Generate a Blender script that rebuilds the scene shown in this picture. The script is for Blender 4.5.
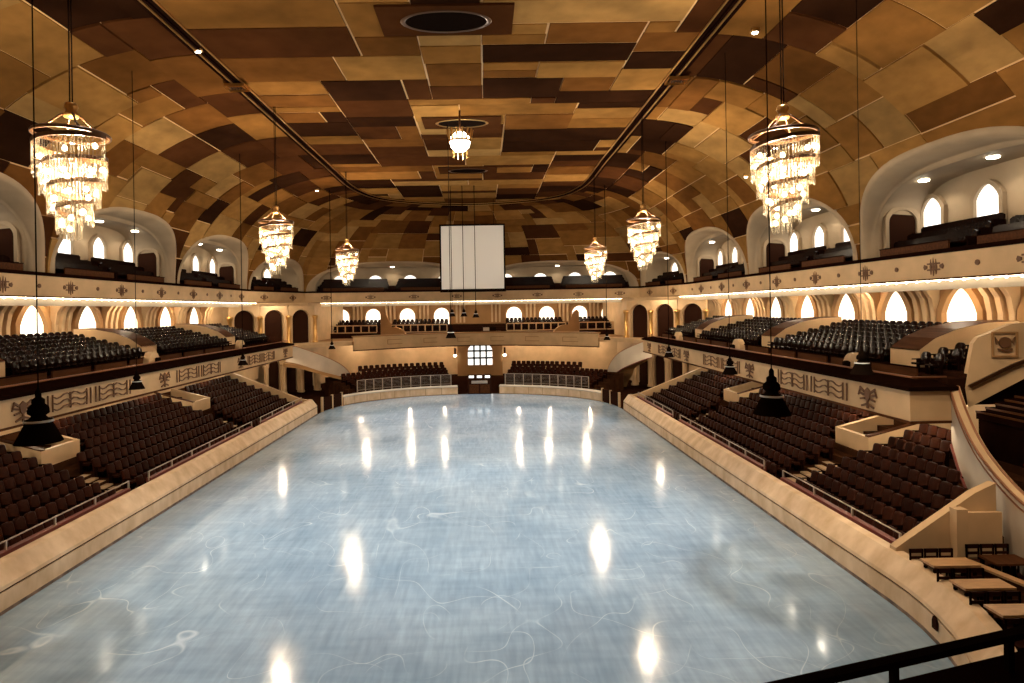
import bpy, bmesh, math, random
from mathutils import Vector, Matrix
random.seed(11)
PI = math.pi
for o in list(bpy.data.objects): bpy.data.objects.remove(o)
SC = bpy.context.scene
COL = SC.collection

# ------------------------------------------------------------------ camera, world, exposure, large lights
ROLL = 0.0158
cam_d = bpy.data.cameras.new('camera'); cam = bpy.data.objects.new('camera', cam_d); COL.objects.link(cam)
cam_d.sensor_width = 36.0; cam_d.lens = 36.0*600/1024
cam_d.shift_x = (512-484)/1024; cam_d.shift_y = -(341.5-309)/1024
cam_d.clip_start = 0.05; cam_d.clip_end = 400
_r = Vector((math.cos(ROLL), 0, -math.sin(ROLL))); _u = Vector((math.sin(ROLL), 0, math.cos(ROLL))); _b = Vector((0, -1, 0))
M = Matrix((( _r.x, _u.x, _b.x, 0), (_r.y, _u.y, _b.y, 0), (_r.z, _u.z, _b.z, 9.0), (0, 0, 0, 1)))
cam.matrix_world = M
SC.camera = cam
SC.view_settings.view_transform = 'Standard'; SC.view_settings.look = 'None'
SC.view_settings.gamma = 1.0; SC.view_settings.use_curve_mapping = False
SC.view_settings.exposure = 0.0
w = bpy.data.worlds.new('world'); SC.world = w; w.use_nodes = True
w.node_tree.nodes['Background'].inputs[0].default_value = (1.0, 0.78, 0.55, 1)
w.node_tree.nodes['Background'].inputs[1].default_value = 0.02

def lamp(name, typ, loc, energy, color, aim=None, **kw):
    d = bpy.data.lights.new(name, typ); d.energy = energy; d.color = color
    for k, v in kw.items(): setattr(d, k, v)
    o = bpy.data.objects.new(name, d); COL.objects.link(o); o.location = loc
    if aim is not None:
        o.rotation_euler = (Vector(aim)-Vector(loc)).to_track_quat('-Z', 'Y').to_euler()
    return o
WARM = (1.0, 0.80, 0.56)
COOL = (0.98, 0.97, 0.95)
E_CHAND, E_SPOT, E_UNDER, E_NICHE = 4200, 9500, 640, 175
# added fill spots along both ceiling cornices to brighten the rink, no fixtures modelled
for sx, tx in ((-12.6, -3.0), (9.9, 0.5)):
    for yy, ty in ((20, 22), (33, 30), (46, 44), (59, 54)):
        lamp('rink_fill', 'SPOT', (sx, yy, 21.2), E_SPOT, COOL, (tx, ty, 0), spot_size=math.radians(62), spot_blend=0.55, shadow_soft_size=0.22)

# added fill spots at cornice height, brightening the stair, terrace, stands and far ramps
for a, t, e in (((9.9, 11, 21.2), (17.5, 21, 4.5), 5200), ((9.9, 12, 21.2), (12.5, 15.5, 1), 1500), ((-12.6, 11, 21.2), (-19, 24, 4), 3200), ((9.9, 51, 21.2), (14.6, 66.5, 3), 4200), ((-12.6, 51, 21.2), (-17, 66.5, 3), 4200)):
    lamp('stand_fill', 'SPOT', a, e, WARM, t, spot_size=math.radians(42), spot_blend=0.7, shadow_soft_size=0.22)

# ------------------------------------------------------------------ materials
def mat(name, col, rough=0.6, metal=0.0, var=0.0, scale=3.0, stretch=(1, 1, 1), bump=0.0, emit=None, estr=0.0, rnd=0.0, spec=0.5, col2=None, trans=0.0):
    m = bpy.data.materials.new(name); m.use_nodes = True
    nt = m.node_tree; N = nt.nodes; Lk = nt.links
    b = N['Principled BSDF']
    b.inputs['Base Color'].default_value = (*col, 1); b.inputs['Roughness'].default_value = rough
    b.inputs['Metallic'].default_value = metal; b.inputs['Specular IOR Level'].default_value = spec
    if trans: b.inputs['Transmission Weight'].default_value = trans
    if emit:
        b.inputs['Emission Color'].default_value = (*emit, 1); b.inputs['Emission Strength'].default_value = estr
    if var > 0 or rnd > 0:
        tc = N.new('ShaderNodeTexCoord'); mp = N.new('ShaderNodeMapping'); nz = N.new('ShaderNodeTexNoise')
        mp.inputs['Scale'].default_value = stretch
        nz.inputs['Scale'].default_value = scale; nz.inputs['Detail'].default_value = 6
        Lk.new(tc.outputs['Object'], mp.inputs['Vector']); Lk.new(mp.outputs['Vector'], nz.inputs['Vector'])
        rp = N.new('ShaderNodeValToRGB')
        c2 = col2 if col2 else tuple(c*(1-var) for c in col)
        rp.color_ramp.elements[0].position = 0.3; rp.color_ramp.elements[1].position = 0.7
        rp.color_ramp.elements[0].color = (*c2, 1); rp.color_ramp.elements[1].color = (*col, 1)
        Lk.new(nz.outputs['Fac'], rp.inputs['Fac'])
        out = rp.outputs['Color']
        if rnd > 0:
            oi = N.new('ShaderNodeObjectInfo'); hs = N.new('ShaderNodeHueSaturation'); mr = N.new('ShaderNodeMapRange')
            mr.inputs['To Min'].default_value = 1-rnd; mr.inputs['To Max'].default_value = 1+rnd
            Lk.new(oi.outputs['Random'], mr.inputs['Value']); Lk.new(mr.outputs['Result'], hs.inputs['Value'])
            Lk.new(out, hs.inputs['Color']); out = hs.outputs['Color']
        Lk.new(out, b.inputs['Base Color'])
        if bump > 0:
            bp = N.new('ShaderNodeBump'); bp.inputs['Strength'].default_value = bump; bp.inputs['Distance'].default_value = 0.02
            Lk.new(nz.outputs['Fac'], bp.inputs['Height']); Lk.new(bp.outputs['Normal'], b.inputs['Normal'])
    return m
MT = {}
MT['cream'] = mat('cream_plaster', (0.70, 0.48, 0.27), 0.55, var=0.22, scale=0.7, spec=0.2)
MT['cream_dirty'] = mat('cream_barrier', (0.80, 0.60, 0.40), 0.5, var=0.35, scale=1.6, stretch=(1, 1, 0.5), col2=(0.58, 0.39, 0.22), spec=0.2)
MT['white_plaster'] = mat('white_plaster', (0.62, 0.53, 0.42), 0.6, var=0.25, scale=0.5)
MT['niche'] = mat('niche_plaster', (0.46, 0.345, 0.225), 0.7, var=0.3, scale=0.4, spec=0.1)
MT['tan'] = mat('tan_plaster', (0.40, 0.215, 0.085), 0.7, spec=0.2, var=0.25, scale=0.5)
MT['brown'] = mat('brown_wood', (0.10, 0.036, 0.013), 0.5, var=0.5, scale=2.0, stretch=(4, 0.4, 4), spec=0.03)
MT['dark'] = mat('dark_rail', (0.012, 0.0042, 0.0025), 0.4, var=0.3, scale=3, spec=0.0)
MT['black'] = mat('black_metal', (0.008, 0.0045, 0.003), 0.5, spec=0.0)
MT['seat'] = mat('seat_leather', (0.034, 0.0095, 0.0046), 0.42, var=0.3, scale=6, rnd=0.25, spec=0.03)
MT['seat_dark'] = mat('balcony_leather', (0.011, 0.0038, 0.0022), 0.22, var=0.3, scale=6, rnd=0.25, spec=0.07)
MT['tier'] = mat('tier_concrete', (0.06, 0.024, 0.011), 0.8, var=0.4, scale=1.5, spec=0.0)
MT['step'] = mat('step_stone', (0.55, 0.38, 0.22), 0.6, var=0.3, scale=3)
MT['gold'] = mat('gold_metal', (0.62, 0.36, 0.12), 0.3, metal=0.9)
MT['bronze'] = mat('bronze', (0.10, 0.045, 0.018), 0.35, metal=0.7)
MT['copper'] = mat('copper_rail', (0.36, 0.15, 0.07), 0.3, metal=0.6)
MT['steel'] = mat('rail_steel', (0.50, 0.42, 0.34), 0.35, metal=0.5)
MT['glow'] = mat('window_daylight', (0.8, 0.75, 0.65), 0.5, emit=(1.0, 0.90, 0.72), estr=1.7)
MT['glow_white'] = mat('window_bright', (0.8, 0.8, 0.8), 0.5, emit=(1.0, 0.96, 0.88), estr=1.35)
MT['tube'] = mat('strip_lamp', (0.9, 0.8, 0.6), 0.5, emit=(1.0, 0.80, 0.50), estr=10.0)
MT['bulb'] = mat('bulb_glow', (0.9, 0.8, 0.6), 0.5, emit=(1.0, 0.84, 0.56), estr=16.0)
MT['bulb_soft'] = mat('cove_bulb', (0.9, 0.8, 0.6), 0.5, emit=(1.0, 0.86, 0.6), estr=6.0)
MT['globe'] = mat('globe_glow', (0.9, 0.9, 0.8), 0.4, emit=(1.0, 0.93, 0.75), estr=14.0)
MT['crystal'] = mat('crystal', (0.97, 0.88, 0.72), 0.10, trans=0.90, spec=0.8)
MT['screen'] = mat('screen_cloth', (0.80, 0.80, 0.80), 0.8)
MT['emblem'] = mat('emblem_brown', (0.14, 0.06, 0.022), 0.6)
MT['seam'] = mat('seam_gold', (0.62, 0.38, 0.17), 0.6, spec=0.2)
MT['table'] = mat('table_wood', (0.58, 0.33, 0.15), 0.4, var=0.25, scale=4, stretch=(1, 5, 1))
MT['carpet'] = mat('carpet_brown', (0.03, 0.011, 0.006), 0.9, var=0.3, scale=5, spec=0.0)
MT['red'] = mat('dark_red', (0.16, 0.03, 0.02), 0.5)
MT['door'] = mat('door_dark', (0.030, 0.012, 0.007), 0.6, spec=0.0)  # doors and gates, also the panes that paint the shade of open arches
MT['kick'] = mat('kick_board', (0.05, 0.035, 0.03), 0.6, var=0.6, scale=2.5, col2=(0.3, 0.2, 0.14))
W = [('wood_honey', (0.29, 0.145, 0.040)), ('wood_gold', (0.22, 0.100, 0.025)), ('wood_amber', (0.145, 0.058, 0.0145)),
     ('wood_walnut', (0.062, 0.022, 0.0075)), ('wood_umber', (0.026, 0.010, 0.0045)), ('wood_sand', (0.33, 0.185, 0.062))]
WOOD = [mat(n, c, 0.55, var=0.28, scale=0.9, stretch=(1, 1, 2.5), bump=0.05, rnd=0.15, spec=0.0) for n, c in W]

def ice_material():
    m = bpy.data.materials.new('ice'); m.use_nodes = True; nt = m.node_tree; N = nt.nodes; Lk = nt.links
    b = N['Principled BSDF']; tc = N.new('ShaderNodeTexCoord')
    def noise(scale, stretch=(1, 1, 1), detail=6, rot=0.0, dist=0.0):
        mp = N.new('ShaderNodeMapping'); mp.inputs['Scale'].default_value = stretch; mp.inputs['Rotation'].default_value = (0, 0, rot)
        nz = N.new('ShaderNodeTexNoise'); nz.inputs['Scale'].default_value = scale; nz.inputs['Detail'].default_value = detail
        nz.inputs['Distortion'].default_value = dist
        Lk.new(tc.outputs['Object'], mp.inputs['Vector']); Lk.new(mp.outputs['Vector'], nz.inputs['Vector']); return nz.outputs['Fac']
    def math_(op, a, bb=None):
        n = N.new('ShaderNodeMath'); n.operation = op
        for i, x in enumerate((a, bb)):
            if x is None: continue
            if isinstance(x, (int, float)): n.inputs[i].default_value = x
            else: Lk.new(x, n.inputs[i])
        return n.outputs[0]
    def ramp(f, p0, p1, c0, c1):
        r = N.new('ShaderNodeValToRGB'); r.color_ramp.elements[0].position = p0; r.color_ramp.elements[1].position = p1
        r.color_ramp.elements[0].color = (*c0, 1); r.color_ramp.elements[1].color = (*c1, 1); Lk.new(f, r.inputs['Fac']); return r.outputs['Color']
    def line(f, wd):       # thin curve where the noise crosses a level
        d = math_('ABSOLUTE', math_('SUBTRACT', f, 0.5)); mr = N.new('ShaderNodeMapRange')
        mr.inputs['From Min'].default_value = 0; mr.inputs['From Max'].default_value = wd
        mr.inputs['To Min'].default_value = 1; mr.inputs['To Max'].default_value = 0; mr.clamp = True
        Lk.new(d, mr.inputs['Value']); return mr.outputs['Result']
    base = ramp(noise(0.22, detail=7), 0.35, 0.68, (0.25, 0.35, 0.44), (0.37, 0.475, 0.56))
    streak = noise(0.9, (3.5, 0.45, 1), 8, 0.1)
    cross = noise(0.9, (0.45, 3.0, 1), 8, -0.2)
    l1 = line(noise(0.24, detail=0.9), 0.0022); l2 = line(noise(0.33, (1, 0.7, 1), 1.0, 0.8, 0.25), 0.0024)
    l3 = line(noise(0.16, (1, 1.6, 1), 0.9, 2.0, 0.3), 0.0016)
    gate = ramp(noise(0.5), 0.42, 0.60, (0, 0, 0), (1, 1, 1))
    lines = math_('MULTIPLY', math_('MAXIMUM', math_('MAXIMUM', l1, l2), l3), gate)
    def mixc(fac, a, c, mode='MIX'):
        n = N.new('ShaderNodeMix'); n.data_type = 'RGBA'; n.blend_type = mode
        if isinstance(fac, float): n.inputs[0].default_value = fac
        else: Lk.new(fac, n.inputs[0])
        Lk.new(a, n.inputs[6])
        if isinstance(c, tuple): n.inputs[7].default_value = (*c, 1)
        else: Lk.new(c, n.inputs[7])
        return n.outputs[2]
    c = mixc(0.30, base, ramp(streak, 0.25, 0.75, (0.55, 0.57, 0.6), (1.15, 1.15, 1.15)), 'MULTIPLY')
    c = mixc(0.30, c, ramp(cross, 0.25, 0.75, (0.5, 0.53, 0.56), (1.15, 1.15, 1.15)), 'MULTIPLY')
    c = mixc(0.30, c, ramp(noise(3.0, (2.2, 0.3, 1), 8, 0.3), 0.3, 0.7, (0.6, 0.62, 0.64), (1.2, 1.2, 1.2)), 'MULTIPLY')
    c = mixc(math_('MULTIPLY', lines, 0.48), c, (0.72, 0.80, 0.84))
    Lk.new(c, b.inputs['Base Color'])
    mr = N.new('ShaderNodeMapRange'); mr.inputs['To Min'].default_value = 0.07; mr.inputs['To Max'].default_value = 0.16
    mr.inputs['From Min'].default_value = 0.3; mr.inputs['From Max'].default_value = 0.7
    Lk.new(streak, mr.inputs['Value']); Lk.new(mr.outputs['Result'], b.inputs['Roughness'])
    bp = N.new('ShaderNodeBump'); bp.inputs['Strength'].default_value = 0.07; bp.inputs['Distance'].default_value = 0.05
    Lk.new(noise(1.3, detail=5), bp.inputs['Height']); Lk.new(bp.outputs['Normal'], b.inputs['Normal'])
    return m
MT['ice'] = ice_material()

# ------------------------------------------------------------------ helpers
def tag(o, label=None, cat=None, group=None, kind=None):
    if label: o['label'] = label
    if cat: o['category'] = cat
    if group: o['group'] = group
    if kind: o['kind'] = kind
    return o
def empty(name, loc, label, cat, group=None, rz=0.0):
    o = bpy.data.objects.new(name, None); COL.objects.link(o); o.location = loc; o.rotation_euler = (0, 0, rz)
    o.empty_display_size = 0.2
    return tag(o, label, cat, group)
def link(name, me, parent=None):
    o = bpy.data.objects.new(name, me); COL.objects.link(o)
    if parent is not None: o.parent = parent
    return o
class MB:
    def __init__(s): s.v = []; s.f = []; s.m = []; s.sm = []
    def add(s, vs, fs, mi=0, smooth=False):
        n = len(s.v); s.v += [tuple(x) for x in vs]
        for f in fs: s.f.append(tuple(i+n for i in f)); s.m.append(mi); s.sm.append(smooth)
    def box(s, a, b, mi=0, rz=0.0, c=(0, 0, 0)):
        x0, y0, z0 = a; x1, y1, z1 = b
        vs = [(x0, y0, z0), (x1, y0, z0), (x1, y1, z0), (x0, y1, z0), (x0, y0, z1), (x1, y0, z1), (x1, y1, z1), (x0, y1, z1)]
        if rz:
            cs, sn = math.cos(rz), math.sin(rz); vs = [(c[0]+(x-c[0])*cs-(y-c[1])*sn, c[1]+(x-c[0])*sn+(y-c[1])*cs, z) for x, y, z in vs]
        s.add(vs, [(0, 3, 2, 1), (4, 5, 6, 7), (0, 1, 5, 4), (1, 2, 6, 5), (2, 3, 7, 6), (3, 0, 4, 7)], mi)
    def bar(s, p, q, wd, ht, mi=0):           # box beam from p to q
        p = Vector(p); q = Vector(q); d = (q-p).normalized()
        sx = d.cross(Vector((0, 0, 1)))
        if sx.length < 1e-4: sx = Vector((1, 0, 0))
        sx.normalize(); up = sx.cross(d).normalized(); sx *= wd/2; up *= ht/2
        vs = [p-sx-up, p+sx-up, p+sx+up, p-sx+up, q-sx-up, q+sx-up, q+sx+up, q-sx+up]
        s.add(vs, [(0, 1, 2, 3), (7, 6, 5, 4), (0, 4, 5, 1), (1, 5, 6, 2), (2, 6, 7, 3), (3, 7, 4, 0)], mi)
    def tube(s, pts, r, n=6, mi=0):
        pts = [Vector(p) for p in pts]; rings = []
        for i, p in enumerate(pts):
            d = (pts[min(i+1, len(pts)-1)]-pts[max(i-1, 0)]).normalized()
            sx = d.cross(Vector((0, 0, 1)))
            if sx.length < 1e-3: sx = d.cross(Vector((0, 1, 0)))
            sx.normalize(); up = sx.cross(d)
            rings.append([p+sx*r*math.cos(2*PI*k/n)+up*r*math.sin(2*PI*k/n) for k in range(n)])
        vs = [v for rg in rings for v in rg]; fs = []
        for i in range(len(pts)-1):
            for k in range(n): fs.append((i*n+k, i*n+(k+1) % n, (i+1)*n+(k+1) % n, (i+1)*n+k))
        fs.append(tuple(range(n))[::-1]); fs.append(tuple((len(pts)-1)*n+k for k in range(n)))
        s.add(vs, fs, mi, True)
    def lathe(s, prof, n=16, c=(0, 0, 0), mi=0, smooth=True):
        vs = []; fs = []
        for r, z in prof:
            for k in range(n): vs.append((c[0]+r*math.cos(2*PI*k/n), c[1]+r*math.sin(2*PI*k/n), c[2]+z))
        for i in range(len(prof)-1):
            for k in range(n): fs.append((i*n+k, i*n+(k+1) % n, (i+1)*n+(k+1) % n, (i+1)*n+k))
        s.add(vs, fs, mi, smooth)
    def prism(s, poly, o, u, v, n, mi=0):       # 2-D outline in (u, v) at origin o, extruded by vector n
        o = Vector(o); u = Vector(u); v = Vector(v); n = Vector(n); k = len(poly)
        a = [o+u*p[0]+v*p[1] for p in poly]; b = [p+n for p in a]
        s.add(a+b, [tuple(range(k))[::-1], tuple(range(k, 2*k))]+[(i, (i+1) % k, k+(i+1) % k, k+i) for i in range(k)], mi)
    def ring(s, out, inn, o, u, v, n, mi=0):    # frame between two outlines of equal count, extruded by n (open at the foot)
        o = Vector(o); u = Vector(u); v = Vector(v); n = Vector(n); k = len(out)
        A = [o+u*p[0]+v*p[1] for p in out]; B = [o+u*p[0]+v*p[1] for p in inn]
        vs = A+B+[p+n for p in A]+[p+n for p in B]; fs = []
        for i in range(k-1):
            fs += [(2*k+i, 2*k+i+1, 3*k+i+1, 3*k+i), (i, i+1, 2*k+i+1, 2*k+i), (k+i+1, k+i, 3*k+i, 3*k+i+1)]
        s.add(vs, fs, mi)
    def sweep(s, path, prof, mi=0, closed=True, smooth=False):   # profile of (inward offset, z) carried along a plan path, inward = left
        P = [Vector((p[0], p[1])) for p in path]; dz = [p[2] if len(p) > 2 else 0.0 for p in path]; k = len(prof); vs = []
        for i, p in enumerate(P):
            d0 = (P[i]-P[i-1]).normalized() if i > 0 else (P[1]-P[0]).normalized()
            d1 = (P[i+1]-P[i]).normalized() if i < len(P)-1 else d0
            n0 = Vector((-d0.y, d0.x)); n1 = Vector((-d1.y, d1.x)); m = n0+n1
            m = m/max(0.35, m.length_squared/2)
            for o, z in prof: vs.append((p.x+m.x*o, p.y+m.y*o, z+dz[i]))
        fs = []
        kk = k if closed else k-1
        for i in range(len(P)-1):
            for j in range(kk): fs.append((i*k+j, (i+1)*k+j, (i+1)*k+(j+1) % k, i*k+(j+1) % k))
        if closed: fs.append(tuple(range(k))); fs.append(tuple((len(P)-1)*k+j for j in range(k))[::-1])
        s.add(vs, fs, mi, smooth)
    def mesh(s, name, mats):
        me = bpy.data.meshes.new(name); me.from_pydata(s.v, [], s.f)
        if not isinstance(mats, (list, tuple)): mats = [mats]
        for m in mats: me.materials.append(MT[m] if isinstance(m, str) else m)
        me.polygons.foreach_set('material_index', s.m); me.polygons.foreach_set('use_smooth', s.sm)
        bm = bmesh.new(); bm.from_mesh(me); bmesh.ops.recalc_face_normals(bm, faces=bm.faces); bm.to_mesh(me); bm.free()
        me.update(); return me
    def build(s, name, mats, parent=None): return link(name, s.mesh(name, mats), parent)
def struct(name, mb, mats, label=None, cat=None, parent=None):
    o = mb.build(name, mats, parent); o['kind'] = 'structure'
    if label: o['label'] = label; o['category'] = cat
    return o
SIDE = {-1: 'left', 1: 'right'}
# plan of the hall (metres): x to the right, y away from the camera, rink level z = 0, eye level z = 9
XR = {-1: -14.7, 1: 12.05}; XB = {-1: -20.3, 1: 16.8}; XU = {-1: -26.1, 1: 22.5}; XW = {-1: -28.6, 1: 25.0}; XC = {-1: -13.4, 1: 10.6}
ZC = 21.8; ZU = 11.36

# ------------------------------------------------------------------ rink floor
AP = (-0.6, 63.7); SPR = 53.0
def far_arc(s, t):   # t 0 at the straight side, 1 at the centre
    a = t*PI/2; return (AP[0]+(XR[s]-AP[0])*math.cos(a), SPR+(AP[1]-SPR)*math.sin(a))
NB = 18.0
def near_arc(s, t):
    a = t*PI/2; return (AP[0]+(XR[s]-AP[0])*math.cos(a), NB-10.9*math.sin(a))
out = [near_arc(1, 1-t/16) for t in range(17)]+[far_arc(1, t/24) for t in range(25)]+[far_arc(-1, 1-t/24) for t in range(25)]+[near_arc(-1, t/16) for t in range(17)]
mb = MB(); vs = [(x, y, 0) for x, y in out]; mb.add(vs, [tuple(range(len(vs)))])
struct('floor', mb, 'ice', 'pale blue ice of the rink covered in skate marks', 'rink floor')
mb = MB(); mb.box((-34, -10, -0.6), (32, 92, -0.05)); struct('floor_base', mb, 'carpet', 'dark ground slab under the stands and the ice', 'floor')

# ------------------------------------------------------------------ rink barrier
def barrier(name, path, h, label, seams):
    o = empty(name, (path[0][0], path[0][1], 0), label, 'barrier')
    loc = [(x-path[0][0], y-path[0][1]) for x, y in path]
    b = MB(); b.sweep(loc, [(0.02, 0.0), (0.02, 0.10), (-0.04, 0.10), (-0.04, 0.0)]); b.build('kickboard', 'kick', o)
    b = MB(); b.sweep(loc, [(0.0, 0.10), (0.0, h*0.47), (-0.25, h*0.47), (-0.25, 0.10)]); b.build('lower_board', 'cream_dirty', o)
    b = MB(); b.sweep(loc, [(-0.045, h*0.47), (-0.045, h*0.52), (-0.25, h*0.52), (-0.25, h*0.47)]); b.build('groove', 'brown', o)
    b = MB(); b.sweep(loc, [(0.0, h*0.52), (-0.02, h*0.60), (-0.42, h-0.03), (-0.60, h), (-0.72, h), (-0.72, h*0.52)]); b.build('sloping_ledge', 'cream_dirty', o)
    return o
pr = [near_arc(1, 0.62-0.62*t/14) for t in range(15)]+[(XR[1], y) for y in (22, 30, 40, 48, 52.4)]
barrier('rink_barrier', pr, 1.36, 'long cream rink barrier along the right hand stand, its near end curving inward', None)
pl = [(XR[-1], y) for y in (52.4, 48, 40, 30, 22)]+[near_arc(-1, 0.5*t/12) for t in range(13)]
barrier('rink_barrier', pl, 1.36, 'long cream rink barrier along the left hand stand', None)
# curved far barrier: boards of their own
def far_barrier(s, label):
    pts = [far_arc(s, 0.26+(0.895-0.26)*t/24) for t in range(25)]
    if s < 0: pts = pts[::-1]
    o = empty('end_barrier', (pts[0][0], pts[0][1], 0), label, 'barrier')
    L = [(x-pts[0][0], y-pts[0][1]) for x, y in pts]
    for k in range(0, 24, 3):
        b = MB(); seg = L[k:k+4]; e = Vector(seg[-1])-Vector(seg[-2]); e = e*(1-0.05/e.length)
        seg = seg[:-1]+[tuple(Vector(seg[-2])+e)]
        b.sweep(seg, [(0, 0.06), (0, 0.74), (-0.16, 0.74), (-0.16, 0.06)]); b.build('board', 'cream_dirty', o)
    b = MB(); b.sweep(L, [(-0.03, 0), (-0.03, 0.72), (-0.14, 0.72), (-0.14, 0)]); b.build('backing', 'tan', o)
    b = MB(); b.sweep(L, [(0.05, 0.76), (0.05, 0.84), (-0.55, 0.92), (-0.55, 0.76)]); b.build('coping', 'white_plaster', o)
far_barrier(1, 'white topped curved barrier at the far end, right of the central gate')
far_barrier(-1, 'white topped curved barrier at the far end, left of the central gate')
# corner gates
for s in (-1, 1):
    p = far_arc(s, 0.05); q = far_arc(s, 0.245); d = Vector((q[0]-p[0], q[1]-p[1])); ang = math.atan2(d.y, d.x)
    o = empty('rink_gate', (p[0], p[1], 0), 'dark two leaf rink gate at the far %s corner of the ice' % SIDE[s], 'gate', rz=ang)
    Lg = d.length
    for k in range(2):
        b = MB(); b.box((0.08+k*Lg/2, -0.05, 0.08), (Lg/2-0.08+k*Lg/2, 0.05, 1.25)); b.box((0.2+k*Lg/2, -0.07, 0.25), (Lg/2-0.2+k*Lg/2, 0.07, 1.1)); b.build('gate_leaf', 'door', o)
    for k in range(3):
        b = MB(); b.box((k*Lg/2-0.08, -0.09, 0), (k*Lg/2+0.08, 0.09, 1.32)); b.build('gate_post', 'cream', o)
# centre gate
o = empty('end_gate', (AP[0], AP[1], 0), 'dark gate in the middle of the far barrier with three small lights on top', 'gate')
b = MB(); b.box((-1.25, -0.1, 0), (1.25, 0.15, 2.05)); b.build('gate_frame', 'door', o)
for sx in (-1, 1):
    b = MB(); b.box((sx*0.58-0.5, -0.16, 0.1), (sx*0.58+0.5, -0.1, 1.0)); b.build('gate_leaf', 'brown', o)
b = MB(); b.box((-0.85, -0.15, 1.12), (0.85, -0.1, 1.42)); b.build('grey_panel', 'steel', o)
for k in (-1, 0, 1):
    b = MB(); b.box((k*0.85-0.26, -0.2, 1.72), (k*0.85+0.26, -0.1, 1.95)); b.build('signal_light', 'glow_white', o)

# ------------------------------------------------------------------ lower seating tiers
ROWS, RP, RH = 9, 0.68, 0.285
ROW0, ZF0 = 1.45, 0.50
BLOCKS = {1: [(18.9, 26.3, 'near'), (28.1, 40.1, 'middle'), (41.7, 51.0, 'far')], -1: [(15.0, 26.2, 'near'), (27.8, 40.1, 'middle'), (41.7, 51.0, 'far')]}
for s in (-1, 1):
    y0, y1 = (18.7, 51.6) if s > 0 else (9.0, 51.6)
    prof = [(0.7, -0.05), (0.7, ZF0-0.05)]
    for r in range(ROWS):
        x = ROW0-0.62+RP*r; prof += [(x, ZF0+RH*r-(RH if r else 0.05)), (x, ZF0+RH*r)]
    xe = ROW0-0.62+RP*ROWS; prof += [(xe, ZF0+RH*(ROWS-1)), (xe, ZF0+RH*ROWS), (11.6, ZF0+RH*ROWS), (11.6, -0.05)]
    mb = MB(); mb.prism(prof, (XR[s], y0, 0), (s, 0, 0), (0, 0, 1), (0, y1-y0, 0))
    struct('floor_tier', mb, 'tier', 'stepped floor under the %s hand lower stand' % SIDE[s], 'floor')
    # end walls of the stand
    for yy, nm in ((51.35, 'far'), (18.45, 'near')):
        if s < 0 and nm == 'near': continue
        mb = MB(); pf = [(0.6, 0), (0.6, 1.45), (ROW0-0.3, 1.55), (ROW0+RP*ROWS, 1.55+RH*ROWS), (ROW0+RP*ROWS, 0)]
        if nm == 'near': pf = [(0.5, 0), (0.5, 1.45), (2.95, 3.1), (3.6, 3.4), (3.6, 0)]
        mb.prism(pf, (XR[s], yy, 0), (s, 0, 0), (0, 0, 1), (0, 0.28, 0))
        struct('wall_end', mb, 'cream', 'sloping cream end wall closing the %s end of the %s hand lower stand' % (nm, SIDE[s]), 'wall')
    # back wall below the balcony
    mb = MB(); xb = XR[s]+s*(ROW0+RP*ROWS+1.9); mb.box((min(xb, xb+s*0.3), 9 if s < 0 else 24, 2.0), (max(xb, xb+s*0.3), 64, 4.95))
    struct('wall_%s' % SIDE[s], mb, 'cream', 'cream wall behind the %s hand lower stand under the balcony' % SIDE[s], 'wall')
    # rail in front of the first row, one per block
    for (a, b_, nm) in BLOCKS[s]:
        o = empty('front_rail', (XR[s]+s*0.95, a, 1.3), 'low thin handrail in front of the %s block of the %s hand lower stand' % (nm, SIDE[s]), 'rail')
        b = MB(); b.tube([(0, 0, 0.42), (0, b_-a, 0.42)], 0.025, 6); b.build('handrail', 'steel', o)
        b = MB(); b.box((-0.12, 0, -0.1), (0.1, b_-a, 0.12)); b.build('ledge', 'red', o)
        n = max(2, int((b_-a)/1.9))
        for k in range(n+1):
            b = MB(); b.box((-0.03, k*(b_-a)/n-0.03, 0.0), (0.03, k*(b_-a)/n+0.03, 0.42)); b.build('post', 'steel', o)
    # aisle stairs
    for yc, nm in ((27.2 if s > 0 else 27.0, 'nearer'), (40.9, 'farther')):
        o = empty('aisle_stair', (XR[s]+s*(ROW0-0.6), yc, ZF0), 'pale stepped aisle, the %s of two in the %s hand lower stand' % (nm, SIDE[s]), 'stairs')
        for r in range(5):
            b = MB(); b.box((min(s*(RP*r), s*(RP*r+0.34)), -0.72, RH*r-0.1), (max(s*(RP*r), s*(RP*r+0.34)), 0.72, RH*r+0.02)); b.build('step', 'step', o)
            b = MB(); b.box((min(s*(RP*r-0.34), s*(RP*r)), -0.72, RH*r-0.2), (max(s*(RP*r-0.34), s*RP*r), 0.72, RH*r-0.13)); b.build('step', 'step', o)
        o = empty('vomitory_parapet', (XR[s]+s*(ROW0+3.6), yc+0.9, ZF0+RH*5), 'cream parapet walls around the %s stair opening of the %s hand lower stand' % (nm, SIDE[s]), 'parapet')
        for ys in (-1.15, 1.15):
            b = MB(); b.prism([(0, 0), (0, 1.05), (2.7, 1.75), (2.7, 0.3)], (0, ys-0.12, 0), (s, 0, 0), (0, 0, 1), (0, 0.24, 0)); b.build('side_wall', 'cream', o)
        b = MB(); b.box((min(0, s*0.24), -1.03, 0), (max(0, s*0.24), 1.03, 1.05)); b.build('front_wall', 'cream', o)
        b = MB(); b.bar((0, -1.15, 1.08), (s*2.7, -1.15, 1.78), 0.26, 0.05); b.build('coping', 'brown', o)

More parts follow.
